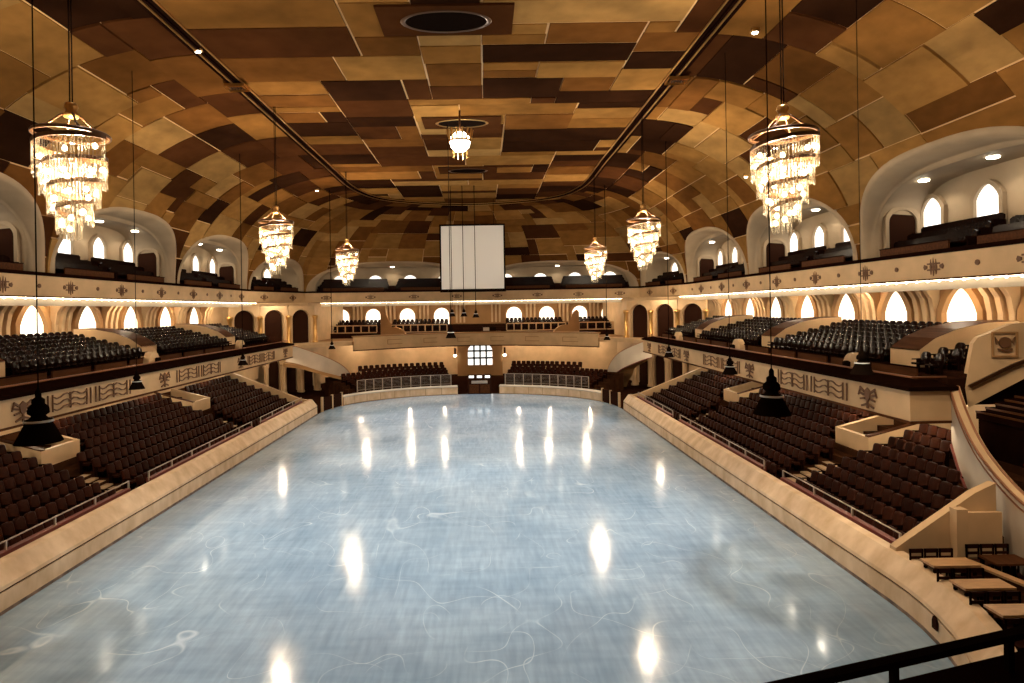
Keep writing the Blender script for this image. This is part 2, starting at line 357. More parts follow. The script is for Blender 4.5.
# ------------------------------------------------------------------ lower (first) balcony
ZB0, ZB1 = 4.32, 5.52
BROWS, BRP, BRH, BROW0 = 7, 0.74, 0.185, 2.1
def bseat(s, r): return XB[s]+s*(BROW0+BRP*r), 5.95+BRH*r     # x of the back, floor height
for s in (-1, 1):
    y0, y1 = (23.7, 63.0) if s > 0 else (12.0, 63.0)
    prof = [(0.0, 4.40), (0.25, 4.9), (9.2, 4.95), (9.2, 5.95+BRH*BROWS), (BROW0-0.65+BRP*BROWS, 5.95+BRH*BROWS)]
    for r in reversed(range(BROWS)):
        x = BROW0-0.65+BRP*r; prof += [(x+BRP, 5.95+BRH*r), (x, 5.95+BRH*r)]
    prof += [(BROW0-0.65, 5.5), (0.0, 5.5)]
    mb = MB(); mb.prism(prof, (XB[s], y0, 0), (s, 0, 0), (0, 0, 1), (0, y1-y0, 0))
    struct('floor_balcony', mb, 'carpet', 'stepped slab of the %s hand lower balcony' % SIDE[s], 'floor')
    o = empty('side_balcony', (XB[s], y0, 0), 'cream front of the %s hand lower balcony with crests, scroll panels and dark padded rail' % SIDE[s], 'balcony front')
    path = [(XB[s], y0), (XB[s], y1)] if s > 0 else [(XB[s], y1), (XB[s], y0)]
    if s > 0: path = [(18.5, 23.75), (16.8, 23.7), (16.8, 63.0), (17.6, 64.0)]
    else: path = [(-21.1, 64.0), (-20.3, 63.0), (-20.3, 12)]
    L = [(x-XB[s], y-y0) for x, y in path]
    b = MB(); b.sweep(L, [(0.10, ZB0), (0.16, ZB1), (-0.15, ZB1), (-0.15, ZB0)]); b.build('fascia', 'cream', o)
    b = MB(); b.sweep(L, [(0.16, ZB0-0.10), (0.16, ZB0), (-0.2, ZB0), (-0.2, ZB0-0.10)]); b.build('lower_moulding', 'brown', o)
    b = MB(); b.sweep(L, [(0.30, ZB1), (0.30, ZB1+0.16), (-0.75, ZB1+0.34), (-0.75, ZB1)]); b.build('padded_ledge', 'dark', o)
    b = MB(); b.sweep(L, [(-0.28, ZB1+0.44), (-0.28, ZB1+0.50), (-0.36, ZB1+0.50), (-0.36, ZB1+0.44)]); b.build('rail_bar', 'copper', o)
    # crest reliefs and scroll panels
    u = (0, 1, 0); nx = -s*0.05; xf = -s*0.16
    for yc in (26.1, 37.7, 49.5, 60.6):
        yl = yc-y0
        b = MB()
        b.prism([(-.16, .55), (-.2, .85), (0, 1.0), (.2, .85), (.16, .55), (0, .38)], (xf, yl, ZB0), u, (0, 0, 1), (nx, 0, 0))
        for sg in (-1, 1):
            for (a0, a1, wd) in (((.22, .80), (.52, .98), .09), ((.24, .66), (.60, .74), .09), ((.20, .52), (.50, .46), .08), ((0.02, .30), (.42, .16), .08), ((.5, .9), (.62, .62), .06)):
                b.bar((xf+nx/2, yl+sg*a0[0], ZB0+a0[1]), (xf+nx/2, yl+sg*a1[0], ZB0+a1[1]), abs(nx), wd)
        b.bar((xf+nx/2, yl, ZB0+.10), (xf+nx/2, yl, ZB0+.4), abs(nx), .10)
        b.build('crest_relief', 'emblem', o)
        for off in (3.0, 6.4, -2.9):
            if off < 0 and (yc > 27 or s > 0): continue
            if yc+off > 60: continue
            b = MB()
            for yy in (-1.5, -1.2, 1.2, 1.5): b.bar((xf+nx/2, yl+off+yy, ZB0+.2), (xf+nx/2, yl+off+yy, ZB0+1.0), abs(nx), .06)
            for zz in (.32, .60, .88):
                for sg in (-1, 1):
                    pts = [(xf+nx/2, yl+off+sg*t*1.15, ZB0+zz+.09*math.sin(t*2*PI)) for t in (0, .2, .4, .6, .8, 1)]
                    for p, q in zip(pts, pts[1:]): b.bar(p, q, abs(nx), .05)
            b.bar((xf+nx/2, yl+off, ZB0+.22), (xf+nx/2, yl+off, ZB0+.98), abs(nx), .09)
            b.build('scroll_panel', 'emblem', o)
    # vomitory parapets among the balcony seats and half-round hoods by the rail
    for yc, nm in ((27.3, 'nearest'), (40.4, 'second'), (53.4, 'farthest')):
        if s < 0 and nm == 'nearest': pass
        o = empty('balcony_vomitory', (XB[s]+s*2.3, yc, 5.9), '%s boxed stair exit with cream parapets among the %s hand balcony seats' % (nm, SIDE[s]), 'parapet')
        for ys in (-0.85, 0.85):
            b = MB(); b.prism([(0, 0), (0, 1.0), (0.7, 1.5), (1.7, 1.9), (3.0, 2.15), (4.4, 2.2), (4.4, 0.6)], (0, ys-0.11, 0), (s, 0, 0), (0, 0, 1), (0, 0.22, 0)); b.build('side_wall', 'cream', o)
        b = MB()
        pp = [(0, 1.0), (0.7, 1.5), (1.7, 1.9), (3.0, 2.15), (4.4, 2.2)]
        for p, q in zip(pp, pp[1:]): b.add([(s*p[0], -0.95, p[1]+.01), (s*p[0], 0.95, p[1]+.01), (s*q[0], 0.95, q[1]+.01), (s*q[0], -0.95, q[1]+.01), (s*p[0], -0.95, p[1]-.05), (s*p[0], 0.95, p[1]-.05), (s*q[0], 0.95, q[1]-.05), (s*q[0], -0.95, q[1]-.05)], [(0, 1, 2, 3), (4, 7, 6, 5), (0, 4, 5, 1), (1, 5, 6, 2), (2, 6, 7, 3), (3, 7, 4, 0)])
        b.build('roof', 'brown', o)
        b = MB(); b.box((min(0, s*0.2), -0.75, 0), (max(0, s*.2), 0.75, 1.0)); b.build('front_wall', 'cream', o)
    for yc, nm in (((24.8, 'nearer'), (38.6, 'middle'), (52.6, 'farther')) if s < 0 else ((29.1, 'nearer'), (42.4, 'middle'), (55.5, 'farther'))):
        o = empty('spotlight_hood', (XB[s]+s*.95, yc, 5.86), 'half round cream spotlight hood on the %s hand balcony ledge, the %s one' % (SIDE[s], nm), 'hood')
        b = MB(); k = 14; poly = [(0.66*math.cos(PI*i/k), 0.74*math.sin(PI*i/k)) for i in range(k+1)]
        b.prism(poly, (0, 0, 0), (0, 1, 0), (0, 0, 1), (s*0.4, 0, 0)); b.build('shell', 'cream', o)
        b = MB(); b.lathe([(0.03, 0.0), (0.16, 0.02), (0.18, 0.3), (0.1, 0.36), (0.0, 0.36)], 10, (-s*0.25, -0.05, 0.0)); b.build('lamp_body', 'black', o)
    # low wooden box fronts between ledge and first row
    yy = y0+1.5; k = 0
    names = ['nearest', 'second', 'third', 'fourth', 'fifth', 'sixth', 'seventh', 'eighth', 'ninth', 'tenth', 'eleventh', 'twelfth']
    while yy < 60 and k < 12:
        o = empty('box_partition', (XB[s]+s*1.35, yy, 5.5), '%s low brown box partition behind the %s hand balcony ledge' % (names[k], SIDE[s]), 'partition')
        b = MB(); b.box((-0.04, 0, 0), (0.04, 2.9, 0.72)); b.build('panel', 'brown', o)
        b = MB(); b.box((-0.07, -0.02, 0.72), (0.07, 2.92, 0.78)); b.build('cap', 'dark', o)
        yy += 3.3; k += 1

# ------------------------------------------------------------------ wall and windows behind the balcony seats
def arch_pts(wd, hs, ht, n=7, pointed=True):
    a = wd/2; P = [(-a, 0), (-a, hs)]
    for i in range(1, 2*n):
        t = i/n
        if pointed:
            if t <= 1: x = -a+a*t; z = hs+(ht-hs)*math.sin(t*PI/2)**0.8
            else: x = a*(t-1); z = hs+(ht-hs)*math.sin((2-t)*PI/2)**0.8
        else: x = -a*math.cos(t*PI/2); z = hs+(ht-hs)*math.sin(t*PI/2)
        P.append((x, z))
    P += [(a, hs), (a, 0)]; return P
WN = [0]
def window(o, u, n, wd, hs, ht, depth, fw, frame, pane, label, pointed=True, bars=None):
    WN[0] += 1
    b = MB(); inn = arch_pts(wd, hs, ht, 7, pointed)
    r = empty('window_%d' % WN[0], o, label, 'window'); r['kind'] = 'structure'
    n = Vector(n)
    b.prism(inn, n*0.03, u, (0, 0, 1), n*0.02); p = b.build('pane', pane, r)
    b = MB(); out2 = [(x*(1+2*fw/wd), z*(1+fw/ht) if z > 0 else z) for x, z in inn]
    b.ring(out2, inn, (0, 0, 0), u, (0, 0, 1), n*depth); b.build('window_frame', frame, r)
    if bars:
        b = MB(); U = Vector(u)
        for i in range(1, bars[0]):
            x = -wd/2+wd*i/bars[0]; zt = hs+(ht-hs)*math.sqrt(max(0, 1-(2*x/wd)**2)); b.bar(U*x+n*0.09, U*x+n*0.09+Vector((0, 0, zt)), 0.22, 0.10)
        for i in range(1, bars[1]):
            z = ht*i/bars[1]*0.95; b.bar(U*(-wd/2)+n*0.09+Vector((0, 0, z)), U*(wd/2)+n*0.09+Vector((0, 0, z)), 0.10, 0.22)
        b.build('glazing_bars', 'black', r)
    return r
ORD = ['first', 'second', 'third', 'fourth', 'fifth', 'sixth', 'seventh', 'eighth', 'ninth', 'tenth', 'eleventh', 'twelfth']
for s in (-1, 1):
    ys = [37.7-5.27*2.0+5.27*k for k in range(0, 7)] if s < 0 else [31.2-4.95+4.95*k for k in range(0, 8)]
    mb = MB(); x = XW[s]; mb.box((min(x, x+s*0.4), 8, 5.0), (max(x, x+s*.4), 64, 10.4))
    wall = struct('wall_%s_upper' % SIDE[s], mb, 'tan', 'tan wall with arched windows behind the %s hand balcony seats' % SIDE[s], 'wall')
    for i, y in enumerate(ys):
        window((x, y, 7.0), (0, 1, 0), (-s, 0, 0), 2.3, 1.4, 2.72, 0.34, 0.36, 'tan', 'glow', 'bright pointed arch window behind the %s hand balcony, %s from the near end' % (SIDE[s], ORD[i]))
        for j in (-1, 0, 1):
            yb = y+(ys[1]-ys[0])/2+j*0.62
            pf = [(0, 0), (0.28, 0.0), (0.30, 1.3), (0.45, 2.1), (0.8, 2.6), (1.35, 2.9), (0, 2.9)]
            b = MB(); b.prism(pf, (x, yb-0.15, 7.1), (-s, 0, 0), (0, 0, 1), (0, 0.30, 0)); b.build('bracket_rib', 'cream', wall)

# ------------------------------------------------------------------ upper balcony plan (right near -> far -> left near)
PN = [(XU[1], -9.6), (XU[1], 5.5), (XU[1], 20.6), (XU[1], 35.7), (XU[1], 50.7), (XU[1], 66.0), (20.0, 76.5), (-0.8, 79.0), (-22.9, 76.5), (XU[-1], 66.0), (XU[-1], 50.7), (XU[-1], 35.7), (XU[-1], 20.6), (XU[-1], 5.5), (XU[-1], -9.6)]
CN = [(XC[1], -9.6), (XC[1], 5.5), (XC[1], 20.6), (XC[1], 35.7), (XC[1], 50.7), (10.4, 63.0), (7.4, 69.3), (-1.2, 72.3), (-9.9, 69.3), (-13.1, 63.0), (XC[-1], 50.7), (XC[-1], 35.7), (XC[-1], 20.6), (XC[-1], 5.5), (XC[-1], -9.6)]
AH = [4.9, 4.9, 4.9, 4.9, 4.9, 3.9, 3.6, 3.8, 3.9, 4.9, 4.9, 4.9, 4.9, 4.9]      # height of each arched opening
NBAY = 14
def cr(p0, p1, p2, p3, t):
    return tuple(0.5*((2*b)+(-a+c)*t+(2*a-5*b+4*c-d)*t*t+(-a+3*b-3*c+d)*t*t*t) for a, b, c, d in zip(p0, p1, p2, p3))
def Ppt(b, t): return Vector((PN[b][0]+(PN[b+1][0]-PN[b][0])*t, PN[b][1]+(PN[b+1][1]-PN[b][1])*t))
def Cpt(b, t):
    g = lambda i: CN[max(0, min(NBAY, i))]
    return Vector(cr(g(b-1), g(b), g(b+1), g(b+2), t))
BL = [(Vector(PN[b+1])-Vector(PN[b])).length for b in range(NBAY)]
def vault(b, t, v, off=0.0):
    P = Ppt(b, t); C = Cpt(b, t); d = P-C; A = max(d.length, 0.1); a = v*PI/2; B = ZC-ZU
    nr, nz = math.sin(a)/A, math.cos(a)/B; q = math.hypot(nr, nz); dr = d/A
    r = A*math.sin(a)-off*nr/q; z = ZU+B*math.cos(a)-off*nz/q
    return (C.x+dr.x*r, C.y+dr.y*r, z)
AN = 2.7
def opening(b, t, v):      # > 0 outside the arched opening
    z = ZU+(ZC-ZU)*math.cos(v*PI/2); ds = (t-0.5)*BL[b]; a = BL[b]/2-0.38
    return (abs(ds)/a)**AN+(max(0, z-11.1)/(AH[b]+0.26))**AN-1.0
# global fine stations
ST = []; CELL = 3
for b in range(NBAY):
    n = max(2, round(BL[b]/1.26))*CELL
    for i in range(n): ST.append((b, n, i))
def st(i):                 # float station -> (bay, t)
    k = min(int(i), len(ST)-1); b, n, j = ST[k]
    return b, (j+i-k)/n
NV = 14*CELL
def clip_cells(i0, i1, j0, j1, pt, val, off, skirt=True):
    """patch of the vault between two stations and two v levels, with the arched openings cut out"""
    us = [i0]+[x for x in range(math.floor(i0)+1, math.ceil(i1))]+[i1]; vs_ = [j0]+[x for x in range(math.floor(j0)+1, math.ceil(j1))]+[j1]
    mbv = []; idx = {}; faces = []
    def vid(u, v):
        k = (round(u, 3), round(v, 3))
        if k not in idx: idx[k] = len(mbv); mbv.append((u, v))
        return idx[k]
    F = {(u, v): val(u, v) for u in us for v in vs_}
    for u0, u1 in zip(us, us[1:]):
        for v0, v1 in zip(vs_, vs_[1:]):
            q = [(u0, v0), (u1, v0), (u1, v1), (u0, v1)]; fv = [F[p] for p in q]
            if max(fv) <= 0: continue
            if min(fv) > 0: faces.append(tuple(vid(*p) for p in q)); continue
            poly = []
            for k in range(4):
                p, r = q[k], q[(k+1) % 4]; a, c = fv[k], fv[(k+1) % 4]
                if a > 0: poly.append(p)
                if (a > 0) != (c > 0):
                    h = a/(a-c); poly.append((p[0]+(r[0]-p[0])*h, p[1]+(r[1]-p[1])*h))
            ids = []
            for p in poly:
                k = vid(*p)
                if k not in ids: ids.append(k)
            if len(ids) >= 3: faces.append(tuple(ids))
    if not faces: return None
    V = [pt(u, v, off) for u, v in mbv]
    if skirt:
        cnt = {}
        for f in faces:
            for a, c in zip(f, f[1:]+f[:1]):
                cnt.setdefault((min(a, c), max(a, c)), []).append((a, c))
        low = {}
        for e, l in cnt.items():
            if len(l) == 1:
                a, c = l[0]
                for k in (a, c):
                    if k not in low: low[k] = len(V); V.append(pt(*mbv[k], 0.0))
                faces.append((c, a, low[a], low[c]))
    m = MB(); m.add(V, faces); return m
def vpt(i, j, off):
    b, t = st(i); return vault(b, t, j/NV, off)
def vval(i, j):
    b, t = st(i); return opening(b, t, j/NV)
def pack(nu, nv, wmax, hmax):
    used = [[False]*nv for _ in range(nu)]; R = []
    for j in range(nv):
        for i in range(nu):
            if used[i][j]: continue
            w_ = random.choice(wmax); h_ = random.choice(hmax); k = 0
            while k < w_ and i+k < nu and not used[i+k][j]: k += 1
            w_ = k
            hh = 1
            while hh < h_ and j+hh < nv and all(not used[i+a][j+hh] for a in range(w_)): hh += 1
            for a in range(w_):
                for c in range(hh): used[i+a][j+c] = True
            R.append((i, i+w_, j, j+hh))
    return R
def shell_mat(): return MT['seam']
ns = len(ST)
bay_first = [next(k for k, q in enumerate(ST) if q[0] == b) for b in range(NBAY)]+[ns]
def vault_shell(name, b0, b1, label, wts):
    i0, i1 = bay_first[b0], bay_first[b1]
    root = clip_cells(i0, i1, 0, NV, vpt, vval, 0.0, False)
    r = struct(name, root, 'seam', label, 'ceiling')
    rects = pack((i1-i0)//CELL, NV//CELL, *(([2, 3, 3, 4], [1, 1, 2, 2]) if b0 == 5 else ([2, 3, 3, 4, 4], [1, 2, 2, 2])))
    last = 0
    for (a, c, d, e) in rects:
        ia, ic = i0+a*CELL, i0+c*CELL
        # panels no photograph angle shows (behind the camera) are left to the plain shell
        ymid = vpt((ia+ic)/2, (d+e)*CELL/2, 0)[1]
        if ymid < 12: continue
        g = lambda: random.choice([0.0, 0.08, 0.11, 0.14])
        m = clip_cells(ia+g(), ic-g(), d*CELL+g(), e*CELL-g(), vpt, vval, random.choice([0.05, 0.07, 0.10, 0.14]))
        if m is None: continue
        wt = list(wts)
        if d < 3: wt = [0.3, 0.7, 1.6, 3.5, 3.5, 0.2]  # unlit zone beside the cornice put into the panel colour as darker woods
        k = random.choices(range(6), wt)[0]
        while k == last: k = random.choices(range(6), wt)[0]
        last = k
        m.sm = [False]*len(m.f)
        m.build('panel', WOOD[k], r)
    return r
vault_shell('ceiling_vault_right', 0, 5, 'curved vault above the right hand arches, patchwork of wooden panels', [3.0, 2.6, 1.9, 0.9, 0.25, 2.2])
vault_shell('ceiling_vault_far', 5, 9, 'curved vault above the far end arches, patchwork of wooden panels', [2.6, 2.4, 2.0, 1.3, 0.5, 2.4])
vault_shell('ceiling_vault_left', 9, 14, 'curved vault above the left hand arches, patchwork of wooden panels', [2.4, 2.4, 2.3, 1.3, 0.6, 1.7])

# flat ceiling
CT = [Cpt(b, k/12) for b in range(NBAY) for k in range(12)]
def xlim(y):
    y = max(y, -9.0); xr = xl = None
    for p, q in zip(CT, CT[1:]):
        if min(p.y, q.y) <= y <= max(p.y, q.y) and abs(q.y-p.y) > 1e-6:
            x = p.x+(q.x-p.x)*(y-p.y)/(q.y-p.y)
            if x >= -1.2: xr = x if xr is None else max(xr, x)
            else: xl = x if xl is None else min(xl, x)
    return (xl, xr) if xl is not None and xr is not None else (0, -1)
XLIM = {}
def fval(i, j):
    k = round(j, 2)
    if k not in XLIM: XLIM[k] = xlim(8+j*0.525)
    xl, xr = XLIM[k]; x = -13.4+i*0.5
    if xl > xr: return -0.3
    return min(x-xl, xr-x)+0.01
def fpt(i, j, off): return (-13.4+i*0.5, 8+j*0.525, ZC-off)
mb = MB(); mb.box((-13.6, -9.6, ZC), (10.8, 74, ZC+0.3))
ceil = struct('ceiling', mb, 'seam', 'flat middle ceiling, a patchwork of dark and honey wooden panels', 'ceiling')
rects = pack(16, 62, [2, 3, 3, 4, 5, 6], [1, 2, 2, 3, 3]); last = 0
for (a, c, d, e) in rects:
    g = lambda: random.choice([0.0, 0.08, 0.11, 0.14])
    m = clip_cells(a*3+g(), c*3-g(), d*2+g(), e*2-g(), fpt, fval, random.choice([0.04, 0.05, 0.07]))
    if m is None: continue
    wt = [1.8, 1.9, 1.3, 2.8, 2.8, 0.3]; k = random.choices(range(6), wt)[0]
    while k == last: k = random.choices(range(6), wt)[0]
    last = k
    m.build('panel', WOOD[k], ceil)
# cornice round the flat ceiling
path = [(p.x, p.y) for p in CT if p.y > -9.5]
mb = MB(); mb.sweep(path, [(-0.45, ZC-0.22), (-0.45, ZC+0.05), (0.25, ZC+0.05), (0.25, ZC-0.12), (0.02, ZC-0.12), (0.02, ZC-0.22)])
tr = struct('trim_cornice', mb, 'dark', 'dark cornice line edging the flat middle ceiling', 'cornice')
b = MB(); b.sweep(path, [(0.25, ZC-0.16), (0.25, ZC-0.10), (0.33, ZC-0.10), (0.33, ZC-0.16)]); b.build('gold_bead', 'gold', tr)
b = MB(); b.sweep(path, [(-0.20, ZC-0.28), (-0.20, ZC-0.2), (-0.12, ZC-0.2), (-0.12, ZC-0.28)]); b.build('gold_bead', 'gold', tr)

# ------------------------------------------------------------------ arched niches behind the vault openings
AR = {1: 'first arch on the right', 2: 'second arch on the right', 3: 'third arch on the right', 4: 'fourth arch on the right', 5: 'far right corner arch', 6: 'end arch right of the screen', 7: 'end arch left of the screen', 8: 'far left corner arch', 9: 'fourth arch on the left', 10: 'third arch on the left', 11: 'second arch on the left', 12: 'first arch on the left'}
for b in range(1, 13):
    Lb = BL[b]; a = Lb/2-0.38; h = AH[b]+0.26; p0 = Vector(PN[b]); p1 = Vector(PN[b+1]); tv = (p1-p0)/Lb; nv = Vector((tv.y, -tv.x)); mid = (p0+p1)/2
    side = 'right' if b < 6 else ('left' if b > 7 else 'far')
    K = 36; rings = []
    def ring_pts(sc, sz, n_out, surf=None, zb=11.1, AN=AN):
        r = []
        for i in range(K+1):
            th = PI*i/K; c, s_ = math.cos(th), math.sin(th)
            x = -a*sc*(1 if c > 0 else -1)*abs(c)**(2/AN); z = zb+h*sz*abs(s_)**(2/AN)
            if surf is not None:
                t = 0.5+x/Lb; cz = min(1, max(0, (z-ZU)/(ZC-ZU))); v = math.acos(cz)/(PI/2); q = vault(b, max(0, min(1, t)), v, surf)
                if z < ZU: q = (q[0], q[1], z)
                r.append(q)
            else:
                p = mid+tv*x+nv*n_out; r.append((p.x, p.y, z))
        return r
    R = [ring_pts(1.03, 1.045, 0, 0.02), ring_pts(1.025, 1.04, 0, 0.16), ring_pts(0.985, 0.985, 0, 0.16), ring_pts(0.955, 0.945, -.05), ring_pts(0.945, 0.935, 0.1), ring_pts(0.91, 0.885, 0.12, AN=3.2), ring_pts(0.91, 0.91, 0.5, AN=5), ring_pts(0.905, 0.90, 2.9, AN=5)]
    mb = MB(); V = [p for r in R for p in r]; fs = []
    for i in range(len(R)-1):
        for k in range(K): fs.append((i*(K+1)+k, i*(K+1)+k+1, (i+1)*(K+1)+k+1, (i+1)*(K+1)+k))
    mb.add(V, fs, 0, True)
    base = (len(R)-1)*(K+1); mb.add(R[-1], [tuple(range(K+1))], 0, False)
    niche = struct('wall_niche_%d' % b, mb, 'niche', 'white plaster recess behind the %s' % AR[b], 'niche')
    # downlights
    nd = 3 if BL[b] > 12 else 2
    dep = 1.5
    for k in range(nd):
        x = (k-(nd-1)/2)*a*0.62; p = mid+tv*x+nv*dep; z = 11.1+h*0.905*max(0.2, 1-(abs(x)/(a*0.91))**5)**(1/5)-0.02
        m2 = MB(); m2.lathe([(0.0, 0.0), (0.22, 0.0), (0.26, 0.04), (0.26, 0.1)], 12, (p.x, p.y, z-0.06)); 
        m2.build('downlight', 'globe', niche)
        lamp('niche_lamp', 'SPOT', (p.x, p.y, z-0.25), E_NICHE*.8, (1.0, 0.87, 0.68), (p.x, p.y, 0), spot_size=math.radians(150), spot_blend=0.6, shadow_soft_size=0.15)
    # windows in the back wall of the niche
    nw = 4 if Lb > 12 else 2
    for k in range(nw):
        x = (k-(nw-1)/2)*(3.7 if side != 'far' else 4.6); p = mid+tv*x+nv*2.88
        if b in (6, 7): ww, hs_, dh = 1.6, .9, .4
        else: ww, hs_, dh = 1.5, 1.25, .7
        window((p.x, p.y, 12.9 if h > 4.5 else 12.4), (tv.x, tv.y, 0), (-nv.x, -nv.y, 0), ww, hs_, hs_+dh, 0.22, 0.22, 'niche', 'glow_white', '%s bright arched window in the %s' % (ORD[k], AR[b]))
    # arched passages through the piers
    if Lb > 12 and side != 'far':
        for sg in (-1, 1):
            p = mid+tv*(sg*a*0.905)+nv*1.6
            m2 = MB(); inn = arch_pts(1.6, 2.5, 3.2, 7, False); o2 = [(x*1.25, z*1.07) for x, z in inn]
            dv = Vector((-tv.x*sg, -tv.y*sg, 0))
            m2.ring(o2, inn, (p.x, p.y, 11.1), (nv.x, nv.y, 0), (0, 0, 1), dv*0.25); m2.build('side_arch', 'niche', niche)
            m2 = MB(); m2.prism(inn, (p.x, p.y, 11.1), (nv.x, nv.y, 0), (0, 0, 1), dv*0.12); m2.build('passage_shade', 'door', niche)  # shade of the open passage, put in as a flat dark pane
    # tiers and benches
    mb = MB(); y = 0
    pf = [(0.0, 10.2), (0.0, 11.1), (.45, 11.1)]
    for r in range(3): pf += [(.45+0.72*r, 11.5+0.40*r), (1.17+0.72*r, 11.5+0.40*r)]
    pf += [(2.9, 12.3), (2.9, 10.2)]
    p = mid-tv*(Lb/2)
    mb.prism(pf, (p.x, p.y, 0), (nv.x, nv.y, 0), (0, 0, 1), (tv.x*Lb, tv.y*Lb, 0)); struct('floor_gallery_%d' % b, mb, 'carpet', 'dark stepped gallery floor in the %s' % AR[b], 'floor')
    for hf, hn in ((-1, 'near' if side == 'right' else ('far' if side == 'left' else 'right')), (1, 'far' if side == 'right' else ('near' if side == 'left' else 'left'))):
        w0, w1 = (0.45, a*0.87) if hf > 0 else (-a*0.87, -0.45)
        for r in range(3):
            n_ = .66+0.72*r; zf = 11.5+0.40*r; c = mid+tv*((w0+w1)/2)+nv*n_; Lh = (w1-w0)*(1.0-0.03*r)
            o = empty('gallery_bench', (c.x, c.y, zf), 'dark bench, %s row, %s half of the %s' % (ORD[r], hn, AR[b]), 'bench', 'long benches of the upper gallery', math.atan2(tv.y, tv.x))
            m2 = MB(); m2.box((-Lh/2, -0.32, 0.34), (Lh/2, 0.12, 0.46)); m2.build('seat', 'seat_dark', o)
            m2 = MB(); m2.prism([(-Lh/2, 0.35), (-Lh/2, 0.86), (-Lh/2+0.15, 0.95), (Lh/2-0.15, 0.95), (Lh/2, 0.86), (Lh/2, 0.35)], (0, -0.38, 0), (1, 0, 0), (0, 0, 1), (0, -0.1, 0)); m2.build('backrest', 'seat_dark', o)
            for e in (-1, 1):
                m2 = MB(); m2.box((e*Lh/2-0.05, -0.46, 0), (e*Lh/2+0.05, 0.12, 0.62)); m2.build('end_panel', 'dark', o)
        c = mid+tv*((w0+w1)/2)+nv*0.02; Lh = (w1-w0)*0.86
        o = empty('gallery_parapet', (c.x, c.y, 11.1), 'low brown timber front, %s half of the %s' % (hn, AR[b]), 'parapet', 'timber fronts of the upper gallery', math.atan2(tv.y, tv.x))
        m2 = MB(); m2.box((-Lh/2, -0.05, 0), (Lh/2, 0.05, 0.86)); m2.build('panel', 'brown', o)
        m2 = MB(); m2.box((-Lh/2-0.03, -0.08, 0.86), (Lh/2+0.03, 0.08, 0.91)); m2.build('cap', 'dark', o)

# ------------------------------------------------------------------ upper balcony front and cove light
path = [PN[i] for i in range(1, 14)]
o = empty('upper_gallery', (0, 0, 0), 'long cream front of the upper gallery with dark heraldic reliefs, running round three sides', 'balcony front')
b = MB(); b.sweep(path, [(0.16, 10.16), (0.24, ZU), (-0.1, ZU), (-0.1, 10.16)]); b.build('fascia', 'cream', o)
b = MB(); b.sweep(path, [(0.34, ZU), (0.34, ZU+0.2), (-0.3, ZU+0.26), (-0.3, ZU)]); b.build('padded_rail', 'dark', o)
b = MB(); b.sweep(path, [(0.26, 10.08), (0.26, 10.16), (-0.05, 10.16), (-0.05, 10.08)]); b.build('lower_moulding', 'brown', o)
def fleur(c, u, n, sc=1.0):
    c = Vector(c); u = Vector((u.x, u.y, 0)); n = Vector((n.x, n.y, 0)); m2 = MB()
    for k in (-1, 0, 1):
        hh = 0.46 if k == 0 else 0.38
        m2.prism([(k*.17, -hh), (k*.17+.06, 0), (k*.17, hh), (k*.17-.06, 0)], c, u, (0, 0, 1), n*0.05)
    for zz in (-.15, .15): m2.prism([(-.42, zz-.04), (.42, zz-.04), (.42, zz+.04), (-.42, zz+.04)], c, u, (0, 0, 1), n*0.04)
    for sg in (-1, 1): m2.prism([(sg*.42, -.06), (sg*.6, -.13), (sg*.66, 0), (sg*.6, .13), (sg*.42, .06)], c, u, (0, 0, 1), n*0.05)
    return m2
def dot(c, u, n):
    m2 = MB(); m2.prism([(.13*math.cos(PI*k/4), .13*math.sin(PI*k/4)) for k in range(8)], c, (u.x, u.y, 0), (0, 0, 1), (n.x*.05, n.y*.05, 0)); return m2
def along(s0, step, total_first):   # walk the front
    pass
for s in (-1, 1):
    y = 27.3 if s > 0 else 29.3
    stp = 5.3
    u = Vector((0, 1)); n = Vector((-s, 0))
    for k in range(-1, 8):
        yy = (29.7 if s > 0 else 27.0)+stp*k
        if 14 < yy < 65:
            fleur((XU[s]-s*0.20, yy, 10.74), u, n).build('heraldic_relief', 'emblem', o)
        if 14 < yy+stp/2 < 65: dot((XU[s]-s*0.20, yy+stp/2, 10.76), u, n).build('boss', 'emblem', o)
for b_ in range(5, 9):
    p0 = Vector(PN[b_]); p1 = Vector(PN[b_+1]); tv = (p1-p0).normalized(); nin = Vector((-tv.y, tv.x)); k = round(BL[b_]/5.2)
    for i in range(k):
        p = p0+tv*(BL[b_]*(i+0.5)/k)+nin*0.20; fleur((p.x, p.y, 10.74), tv, nin).build('heraldic_relief', 'emblem', o)
